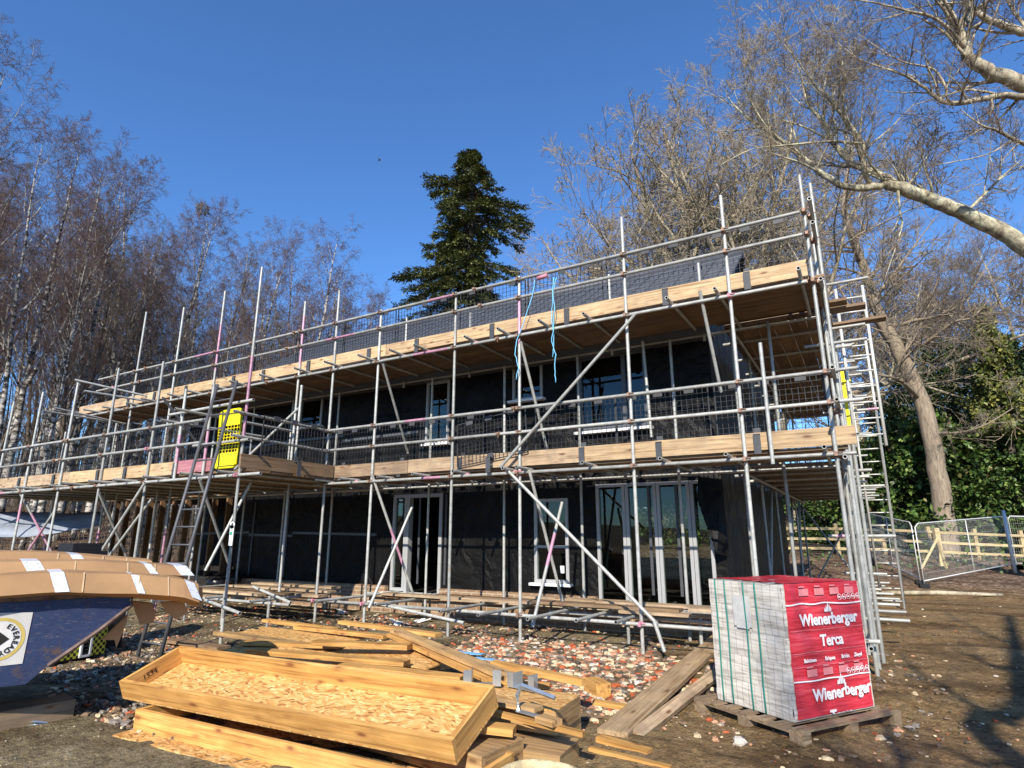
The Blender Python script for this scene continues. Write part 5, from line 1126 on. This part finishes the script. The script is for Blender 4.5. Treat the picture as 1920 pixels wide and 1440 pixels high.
# ---- nest
# ---- big bare oaks behind the house
def oakP(dn=1., gn=.2):
    return [dict(seg=6, gn=.10, up=.05, tp=.4, n=9, o=0, ch=8, t0=.3, an=52, lr=.95, rr=.62, rmin=.013, sh=.25),
            dict(seg=8, gn=gn, up=.06, tp=.8, n=7, o=0, ch=8, t0=.18, an=48, lr=.58, rr=.62, sh=.45),
            dict(seg=6, gn=gn*1.2, up=.05, tp=.8, n=5, o=0, ch=8*dn, t0=.15, an=48, lr=.56, rr=.62, sh=.4),
            dict(seg=4, gn=gn*1.3, up=.05, tp=.75, n=4, o=1, ch=6*dn, t0=.15, an=46, lr=.55, rr=.65, sh=.4),
            dict(seg=3, gn=.28, up=.04, tp=.6, n=3, o=1, ch=3*dn, t0=.1, an=42, lr=.6, rr=.75, sh=.4),
            dict(seg=2, gn=.25, up=.03, tp=.5, n=3, o=1, ch=0, t0=0, an=0, lr=0, rr=1)]
def oak(px, d_, topy, basew, label, bk='oakbark', tw='oaktwig', P=None, trunk=.42):
    top = atw(px, topy, d_); b = gsnap(top); H = top.z-b.z
    t = empty('oak_tree', b, label, 'tree', 'bare spreading trees behind the right of the house'); out = [[], []]; P = P or oakP()
    P[0]['rmin'] = .014; grow(out, Vector((0, 0, -.3)), Vector((rnd(-.05, .05), 0, 1)), H*trunk, basew, 0, P)
    for k in range(4):
        pts, rad, _ = out[0][0]; grow(out, pts[-1]-Vector((0, 0, .1*k)), Vector((math.cos(k*1.6+.4)*.65, math.sin(k*1.6+.4)*.5, 1)), H*.42, rad[-1]*.85, 1, P)
    flush('trunk', out[0], M[bk], t); flush('crown', out[1], M[tw], t); return t
oak(1252, 34, 215, .55, 'great bare oak rising above the roof ridge with bright twisting limbs', trunk=.52)
oak(1130, 42, 330, .36, 'smaller pale bare tree left of the great oak', trunk=.5); oak(1325, 40, 240, .4, 'paler bare tree between the other two, further back', trunk=.45)
oak(1400, 33, 190, .42, 'bare spreading tree between the great oak and the corner poles', trunk=.5)
oak(1540, 46, 430, .3, 'distant bare tree seen just right of the scaffold corner', tw='darktwig', trunk=.5); oak(1860, 44, 400, .3, 'distant bare tree behind the evergreens near the right edge', tw='darktwig', trunk=.5); oak(1700, 52, 470, .3, 'hazy far bare tree behind the leaning trunk', tw='darktwig', trunk=.5)
# ---- guided trees: limbs follow measured positions, twigs grow from them
def gP(dn=1., up=.03):
    return [dict(seg=6, gn=.15, up=up, tp=.85, n=6, o=0, ch=0, t0=.1, an=45, lr=.4, rr=.5, rmin=.0045),
            dict(seg=7, gn=.16, up=up, tp=.85, n=5, o=0, ch=6, t0=.12, an=42, lr=.52, rr=.5, sh=.4),
            dict(seg=5, gn=.18, up=up, tp=.8, n=4, o=1, ch=6*dn, t0=.1, an=42, lr=.55, rr=.55, sh=.4),
            dict(seg=4, gn=.2, up=up, tp=.7, n=3, o=1, ch=4*dn, t0=.1, an=40, lr=.6, rr=.7, sh=.4),
            dict(seg=2, gn=.2, up=up, tp=.5, n=3, o=1, ch=0, t0=0, an=0, lr=0, rr=1)]
def smoothpath(pts, rad, k=4):
    Q = []; R_ = []; n = len(pts)
    for i in range(n-1):
        p0, p1, p2, p3 = pts[max(i-1, 0)], pts[i], pts[i+1], pts[min(i+2, n-1)]
        for j in range(k):
            t = j/k; Q.append(.5*((2*p1)+(p2-p0)*t+(2*p0-5*p1+4*p2-p3)*t*t+(3*p1-p0-3*p2+p3)*t**3)); R_.append(rad[i]+(rad[i+1]-rad[i])*t)
    return Q+[pts[-1]], R_+[rad[-1]]
def guided(name, label, limbs, P, bk, tw, base, rk=.88):
    t = empty(name, base, label, 'tree'); out = [[], []]
    for lm in limbs:
        pts = [atw(x, y, w_)-Vector(base) for x, y, w_, r in lm['p']]; rad = [r*rk for *_, r in lm['p']]; Q, R_ = smoothpath(pts, rad)
        for i in range(1, len(Q)-1): Q[i] = Q[i]+rvec()*R_[i]*(.10 if R_[i] > .15 else .25)
        out[0].append((Q, R_, 10 if rad[0] > .08 else 7)); n = lm.get('n', 8); t0 = lm.get('t0', .1); L = lm.get('L', 2.5)
        for c in range(n):
            f = (t0+(1-t0)*(c+TR.random())/n)*(len(Q)-1); i = min(int(f), len(Q)-2); b = Q[i].lerp(Q[i+1], f-i); ax = (Q[i+1]-Q[i]).normalized(); s = ax.orthogonal().normalized(); s.rotate(Matrix.Rotation(rnd(0, 6.283), 3, ax)); an = RAD(rnd(30, 65))
            grow(out, b, ax*math.cos(an)+s*math.sin(an)+Vector((0, 0, lm.get('up', .15))), L*rnd(.5, 1.2), min(R_[i]*.5, .012+.018*L), 1, P)
    flush('trunk', out[0], M[bk], t); flush('crown', out[1], M[tw], t); return t
b1 = gsnap(atw(1775, 1040, 28))
W_ = 28
guided('leaning_tree', 'thick bare tree leaning left behind the timber fence, its trunk barred with shadow', [
    dict(p=[(1776, 1062, W_, .62), (1772, 985, W_, .50), (1756, 880, W_, .45), (1736, 780, W_, .42), (1705, 700, W_, .40), (1668, 625, W_, .33), (1640, 570, W_, .27), (1626, 520, W_, .25), (1600, 450, W_, .22), (1584, 390, W_, .17), (1588, 330, W_, .11), (1600, 280, W_, .05)], n=14, t0=.62, L=4.2),
    dict(p=[(1668, 640, W_, .2), (1640, 600, W_-.5, .15), (1605, 578, W_-1, .10), (1560, 565, W_-1, .03)], n=6, L=2.5),
    dict(p=[(1676, 612, W_, .12), (1720, 600, W_-1, .10), (1765, 590, W_-1.5, .08), (1810, 560, W_-2, .06), (1850, 500, W_-2, .03), (1880, 460, W_-2, .01)], n=16, L=3.4),
    dict(p=[(1705, 660, W_, .12), (1740, 640, W_-1, .08), (1785, 605, W_-2, .06), (1830, 590, W_-2.5, .04), (1880, 520, W_-3, .015)], n=14, L=3.),
    dict(p=[(1680, 700, W_, .1), (1690, 670, W_-.5, .07), (1722, 620, W_-1, .05), (1760, 520, W_-1, .03), (1790, 420, W_-1, .01)], n=12, L=3.),
    dict(p=[(1724, 748, W_, .13), (1700, 722, W_-1, .10), (1675, 708, W_-1.5, .07), (1640, 702, W_-2, .03)], n=5, L=1.8),
    dict(p=[(1750, 812, W_, .07), (1790, 812, W_-1, .06), (1840, 800, W_-2, .04), (1900, 765, W_-2.5, .02)], n=7, L=2.),
    dict(p=[(1600, 455, W_, .13), (1618, 425, W_, .09), (1603, 395, W_+.3, .06), (1640, 340, W_+.3, .02)], n=8, L=2.6),
    dict(p=[(1626, 520, W_, .10), (1590, 505, W_, .06), (1545, 500, W_-.5, .02)], n=8, L=2.6),
    dict(p=[(1640, 560, W_, .10), (1700, 480, W_-.5, .05), (1760, 400, W_-1, .02)], n=12, L=3.2)], gP(1.1, .02), 'brownbark', 'greytwig', b1)
D_ = 13.5
b2 = gsnap(atw(2180, 1100, 14))
guided('overhanging_tree', 'lichen-pale tree reaching in from the right with one long diagonal bough', [
    dict(p=[(2180, 1130, 14, .34), (2150, 900, 14, .32), (2090, 680, 14, .30), (2010, 530, D_, .27), (1930, 468, D_, .24), (1860, 425, D_, .225), (1800, 396, D_, .20), (1745, 374, D_, .185), (1690, 352, D_, .17), (1655, 340, D_, .15)], n=8, t0=.65, L=1.6),
    dict(p=[(1665, 344, D_, .12), (1625, 352, D_, .105), (1585, 350, D_, .095), (1545, 328, D_, .085), (1505, 296, D_+.3, .07), (1455, 256, D_+.5, .055), (1410, 226, D_+.6, .04), (1370, 190, D_+.8, .02), (1355, 150, D_+1, .008)], n=17, t0=.35, L=1.9),
    dict(p=[(1680, 347, D_, .12), (1640, 322, D_+.2, .10), (1600, 308, D_+.3, .09), (1563, 268, D_+.5, .075), (1540, 225, D_+.6, .06), (1513, 190, D_+.8, .045), (1498, 130, D_+1, .025), (1470, 70, D_+1.2, .008)], n=19, t0=.2, L=2.),
    dict(p=[(1630, 345, D_, .075), (1620, 315, D_-.3, .07), (1617, 270, D_-.5, .06), (1575, 210, D_-.6, .05), (1530, 160, D_-.6, .04), (1497, 115, D_-.5, .022), (1450, 60, D_-.3, .008)], n=19, t0=.2, L=1.9),
    dict(p=[(1618, 270, D_-.5, .045), (1560, 265, D_-1, .035), (1480, 272, D_-1.2, .025), (1410, 280, D_-1.3, .015), (1350, 310, D_-1.3, .006)], n=9, L=1.2),
    dict(p=[(1595, 245, D_-.6, .035), (1560, 180, D_-.8, .025), (1580, 120, D_-1, .02), (1560, 40, D_-1, .006)], n=12, L=1.6),
    dict(p=[(1500, 290, D_+.3, .03), (1440, 240, D_, .02), (1400, 170, D_, .015), (1395, 110, D_, .006)], n=10, L=1.5),
    dict(p=[(1682, 350, D_, .05), (1688, 400, D_-.1, .03), (1690, 430, D_-.2, .02), (1660, 520, D_-.3, .006)], n=6, L=1., up=-.3),
    dict(p=[(1700, 352, D_, .04), (1735, 300, D_, .03), (1760, 240, D_+.3, .01)], n=7, L=1.3),
    dict(p=[(1810, 400, D_, .05), (1870, 340, D_, .035), (1915, 300, D_-.3, .015)], n=8, L=1.6)], gP(1., .03), 'limebark', 'oaktwig', b2)
E_ = 11.5
b3 = gsnap(atw(2330, 1150, 12))
guided('overhead_tree', 'bare tree whose thick knotted boughs cross the upper right corner', [
    dict(p=[(2330, 1150, 12, .34), (2260, 800, 12, .32), (2150, 450, 12, .28), (2040, 230, E_, .25), (1960, 175, E_, .21), (1900, 150, E_, .19), (1850, 132, E_, .16), (1815, 105, E_, .13), (1803, 70, E_, .12), (1795, 52, E_, .11), (1772, 10, E_, .09), (1755, -40, E_, .06)], n=16, t0=.45, L=1.9),
    dict(p=[(1800, 58, E_, .085), (1812, 25, E_, .08), (1822, -30, E_, .06)], n=5, L=1.6),
    dict(p=[(1812, 42, E_, .05), (1840, 15, E_, .045), (1872, -15, E_, .03)], n=5, L=1.3),
    dict(p=[(1990, 190, E_, .09), (1920, 182, E_-.3, .085), (1870, 180, E_-.4, .075), (1800, 194, E_-.5, .06), (1762, 187, E_-.6, .05), (1735, 165, E_-.6, .04), (1700, 143, E_-.6, .03), (1650, 125, E_-.6, .022), (1610, 110, E_-.5, .015), (1570, 80, E_-.3, .006)], n=20, t0=.1, L=1.5),
    dict(p=[(1762, 187, E_-.6, .035), (1775, 170, E_-.7, .03), (1750, 130, E_-.8, .025), (1690, 115, E_-.9, .018), (1640, 85, E_-.9, .012), (1590, 50, E_-.9, .005)], n=14, L=1.3),
    dict(p=[(2000, 60, E_, .12), (1930, 62, E_-.2, .11), (1890, 50, E_-.2, .09), (1850, 35, E_-.3, .075), (1822, 15, E_-.3, .06), (1790, -30, E_-.3, .04)], n=9, L=1.5),
    dict(p=[(1820, 100, E_, .05), (1760, 38, E_-.4, .04), (1700, 20, E_-.6, .03), (1640, 5, E_-.6, .02), (1560, -5, E_-.6, .008)], n=16, L=1.6),
    dict(p=[(2000, 300, E_, .06), (1920, 270, E_-.3, .05), (1870, 245, E_-.4, .035), (1840, 235, E_-.5, .025), (1800, 205, E_-.5, .01)], n=10, L=1.4),
    dict(p=[(1900, 262, E_-.3, .02), (1850, 290, E_-.6, .015), (1780, 305, E_-.8, .01), (1740, 310, E_-.8, .005)], n=7, L=1.1, up=-.05),
    dict(p=[(1960, 100, E_, .05), (1900, 20, E_, .04), (1880, -20, E_, .02)], n=7, L=1.4)], gP(.7, .0), 'oakbark', 'darktwig', b3)
# trees standing behind the camera: they throw the branching shadows on the mud and show in the windows
SHT = True
for (x, y, h, lab) in ((3.2, -5.2, 11, 'bare tree behind the viewpoint throwing branch shadows on the mud'), (7.5, -13, 15, 'bare tree further behind the viewpoint, mirrored in the windows'), (-6, -16, 15, 'slim bare tree behind the viewpoint to the left')):
    place(darkp[0], Vector((x, y, 0)), h, lab, None)
t = empty('oak_tree', (3.3, -3.2, 0), 'low leaning bare tree behind the viewpoint whose limbs shade the mud at lower right', 'tree'); out = [[], []]; B0 = Vector((3.3, -3.2, 0))
def overhead(px, py, yb): q_ = atz(px, py, 0); return q_+SUND*((q_.y-yb)/(-SUND.y))-B0
for L_, rr0, n_ in (([None, (1912, 1440, -2.4), (1903, 1340, -2.2), (1896, 1260, -2.1), (1890, 1200, -2.), (1880, 1165, -2.)], (.13, .07), 8), ([(1905, 1370, -2.3), (1850, 1350, -2.2), (1790, 1322, -2.1), (1735, 1290, -2.), (1690, 1262, -1.9)], (.05, .015), 9), ([(1898, 1290, -2.2), (1850, 1262, -2.4), (1800, 1240, -2.6), (1745, 1235, -2.8)], (.045, .012), 8),
        ([(1892, 1225, -2.), (1850, 1205, -1.8), (1800, 1180, -1.6), (1760, 1155, -1.5)], (.04, .012), 7), ([(1912, 1430, -2.4), (1830, 1438, -2.8), (1750, 1400, -3.2), (1690, 1440, -3.6)], (.04, .012), 4), ([(1896, 1270, -2.), (1930, 1250, -1.8), (1990, 1240, -1.6)], (.05, .02), 6), ([(1650, 1352, -3.), (1690, 1440, -3.), (1720, 1500, -3)], (.03, .045), 2)):
    P_ = [Vector((0, 0, -.2)) if q_ is None else overhead(*q_) for q_ in L_]; R_ = list(np.linspace(rr0[0], rr0[1], len(P_))); Q, R_ = smoothpath(P_, R_); out[0].append((Q, R_, 7))
    for c in range(n_):
        i_ = TR.randrange(2, len(Q)-1); ax = (Q[i_+1]-Q[i_]).normalized(); sd = (rvec()+ax*.8).normalized(); grow(out, Q[i_], sd, rnd(.6, 1.3), .016, 2, gP(.5))
flush('trunk', out[0], M['darkbark'], t); flush('crown', out[1], M['darktwig'], t)
# nest in the birch
c = atw(380, 392, 28.5); nb = MB()
for i in range(220): a = rvec()*.32; nb.poly([c+a*.9, c+a+rvec()*.22], [.012, .008], 3, 0, False)
obj('nest', nb, M['darktwig'], label='dark ball of twigs, a nest high in a birch', cat='nest')

# ------------------------------------------------------------------ evergreens
def leafquad(mb, p, s, m=0, asp=.45, d=None, up=None):
    d = d or rvec(); n = rvec() if up is None else (up+rvec()*.5).normalized(); a = d.cross(n)
    if a.length < .01: return
    a = a.normalized()*s*asp; e = d.normalized()*s; mb.add([tuple(p), tuple(p+e*.5+a), tuple(p+e), tuple(p+e*.5-a)], [(0, 1, 2, 3)], m)
def fir_tree():
    d0 = 32; top = atw(886, 283, d0); b = gsnap(top); t = empty('fir_tree', b, 'tall dark green fir behind the roof with ragged gaps on its right side', 'tree')
    ppm = 1159/d0*1.0
    rows = [285, 300, 330, 345, 365, 400, 430, 450, 480, 500, 530, 560, 600, 700]
    Lx = [6, 28, 40, 46, 50, 60, 68, 74, 80, 104, 120, 128, 130, 140]; Rx = [6, 26, 50, 58, 64, 80, 84, 80, 64, 74, 82, 92, 104, 130]
    mb = MB(); H = top.z-b.z; mb.poly([Vector((0, 0, 0)), Vector((0, 0, H*.6)), Vector((0, 0, H-.1))], [.4, .22, .03], 8); child('trunk', mb, M['darkbark'], t)
    lf = MB(); br = MB(); y = 287.
    def firbranch(z, a, l, droop):
        dr = (RT*math.cos(a)+FW*math.sin(a)).normalized(); st = Vector((0, 0, z)); e = st+dr*l+Vector((0, 0, droop*l)); mid = st.lerp(e, .5)+Vector((0, 0, .10*l)); br.poly([st, mid, e], [.05, .03, .008], 4, 0, False)
        for q in range(int(10+l*15)):
            f = rnd(.12, 1.)**.7; c = (st.lerp(mid, f*2) if f < .5 else mid.lerp(e, f*2-1)); side = dr.cross(UP)*TR.choice((-1, 1)); bl = rnd(.3, .75)*(1.2-f*.5)*min(1, l*.6+.25); dd = (dr*.8+side*rnd(.1, 1)+Vector((0, 0, rnd(-.75, .1)))).normalized()
            for s_ in range(13):
                cc = c+dd*bl*(s_+TR.random())/13+rvec()*.03; leafquad(lf, cc, rnd(.09, .17), 0, .26, (dd+rvec()*.7+Vector((0, 0, -.1))).normalized(), UP)
    while y < 700:
        z = atw(886, y, d0).z-b.z; Lr = np.interp(y, rows, Lx)/ppm; Rr = np.interp(y, rows, Rx)/ppm; lump = .8+.5*noise.noise(Vector((y*.035, 0, 3)))
        for k in range(5 if y > 330 else 8):
            a = rnd(0, 6.283); cs = math.cos(a); l = (Rr*lump if cs > 0 else Lr*(1.7-lump*.9))*rnd(.6, 1.1)*min(1.25, 1/max(abs(cs), .45))
            if 452 < y < 492 and cs > .0: l *= .45
            if 350 < y < 374 and cs < -.1: l *= .7
            firbranch(z, a, max(l, .2), -.30 if y > 385 else -.05)
        y += 6.2
    for yy, sg, wd, dp in ((352, -1, 104, .16), (358, -1, 92, .10), (366, -1, 84, .05), (375, 1, 80, -.05), (395, 1, 112, -.12), (405, 1, 124, -.22), (412, 1, 118, -.30), (418, 1, 108, -.42), (398, -1, 70, .0), (470, -1, 96, .12), (478, -1, 88, .0), (492, 1, 96, -.15), (505, 1, 100, -.2), (520, -1, 140, .08), (528, -1, 150, .02), (535, -1, 140, -.1)):
        for k in range(2): firbranch(atw(886, yy, d0).z-b.z, (0 if sg > 0 else math.pi)+rnd(-.3, .3), wd/ppm*rnd(.92, 1.05), dp+rnd(-.05, .05))
    child('branches', br, M['darkbark'], t); child('crown', lf, M['fir'], t); return t
fir_tree()
def bush(R_, H, n, leaf, mat, s=1.):
    """irregular leafy mass: leaves gathered in clumps through a bumpy volume"""
    mb = MB(); st = MB(); clumps = []
    for i in range(int(n/55)):
        while True:
            a = rnd(0, 6.283); f = TR.random(); rr_ = R_*math.sqrt(TR.random())*(1.05-.55*f**1.6); c = Vector((rr_*math.cos(a), rr_*math.sin(a), H*f))
            if noise.noise(c*.55/s) > -.22: break
        clumps.append(c)
    for c in clumps:
        k = rnd(.22, .5)*s
        for j in range(55): p = c+rvec()*k*TR.random()**.5; leafquad(mb, p, rnd(.6, 1.3)*leaf, 0, .36, (rvec()+Vector((0, 0, -.2))).normalized(), (SUND+rvec()*.8).normalized() if False else UP)
    for i in range(9):
        c = TR.choice(clumps); st.poly([Vector((rnd(-.2, .2), rnd(-.2, .2), 0)), c*.5+rvec()*.2, c], [.06, .035, .01], 5, 0, False)
    return mb, st
def bush_thing(name, mat, R_, H, n, leaf, label):
    t = empty(name, (0, 0, -500), label, 'bush', None); mb, st = bush(R_, H, n, leaf, mat); child('foliage', mb, M[mat], t); child('stems', st, M['darkbark'], t); return t
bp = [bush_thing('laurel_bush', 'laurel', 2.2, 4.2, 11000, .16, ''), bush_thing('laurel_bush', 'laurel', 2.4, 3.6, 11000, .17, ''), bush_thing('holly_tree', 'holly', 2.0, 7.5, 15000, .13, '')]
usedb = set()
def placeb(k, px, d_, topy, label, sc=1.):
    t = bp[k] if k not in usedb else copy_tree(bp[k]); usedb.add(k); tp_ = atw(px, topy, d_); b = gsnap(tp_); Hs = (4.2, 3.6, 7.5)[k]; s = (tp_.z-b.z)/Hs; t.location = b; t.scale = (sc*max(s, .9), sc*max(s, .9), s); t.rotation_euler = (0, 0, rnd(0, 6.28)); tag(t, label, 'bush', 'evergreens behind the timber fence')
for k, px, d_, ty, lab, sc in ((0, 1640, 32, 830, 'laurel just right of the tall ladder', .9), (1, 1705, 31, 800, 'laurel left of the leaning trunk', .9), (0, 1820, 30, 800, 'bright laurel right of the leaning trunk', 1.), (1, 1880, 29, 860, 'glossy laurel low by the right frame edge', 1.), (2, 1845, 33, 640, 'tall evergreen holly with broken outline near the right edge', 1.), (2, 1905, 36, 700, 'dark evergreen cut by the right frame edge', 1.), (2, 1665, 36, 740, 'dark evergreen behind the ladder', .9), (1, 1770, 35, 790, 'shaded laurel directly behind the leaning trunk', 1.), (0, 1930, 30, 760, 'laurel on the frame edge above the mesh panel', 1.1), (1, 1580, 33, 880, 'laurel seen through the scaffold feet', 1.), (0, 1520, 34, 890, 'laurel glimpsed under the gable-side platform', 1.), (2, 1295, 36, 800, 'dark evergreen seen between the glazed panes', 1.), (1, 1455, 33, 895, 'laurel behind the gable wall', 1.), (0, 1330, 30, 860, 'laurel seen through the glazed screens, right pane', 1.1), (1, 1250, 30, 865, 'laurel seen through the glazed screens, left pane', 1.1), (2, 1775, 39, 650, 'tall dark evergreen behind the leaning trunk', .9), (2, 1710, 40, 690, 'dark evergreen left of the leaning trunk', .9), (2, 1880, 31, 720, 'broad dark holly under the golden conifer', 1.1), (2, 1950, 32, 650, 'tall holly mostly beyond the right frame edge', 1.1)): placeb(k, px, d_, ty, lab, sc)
# golden-topped conifer
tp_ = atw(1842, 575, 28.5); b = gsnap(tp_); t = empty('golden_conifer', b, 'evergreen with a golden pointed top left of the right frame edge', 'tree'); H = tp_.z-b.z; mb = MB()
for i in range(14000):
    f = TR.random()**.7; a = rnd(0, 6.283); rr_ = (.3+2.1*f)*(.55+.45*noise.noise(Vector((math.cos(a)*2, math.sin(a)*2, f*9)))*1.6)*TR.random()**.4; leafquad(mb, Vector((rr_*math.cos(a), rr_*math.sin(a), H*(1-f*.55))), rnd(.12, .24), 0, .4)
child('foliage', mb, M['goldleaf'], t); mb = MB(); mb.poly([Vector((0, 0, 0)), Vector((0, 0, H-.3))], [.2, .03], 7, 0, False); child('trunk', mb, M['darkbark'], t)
# thin plants on the leaf litter
pl = MB()
for i in range(900):
    p = gsnap(atw(rnd(1500, 2000), 1000, rnd(20, 31))); leafquad(pl, p+Vector((0, 0, rnd(0, .25))), rnd(.06, .15))
obj('ground_cover', pl, M['laurel'], origin=(0, 0, 0), kind='stuff', label='sparse green shoots on the leaf litter')
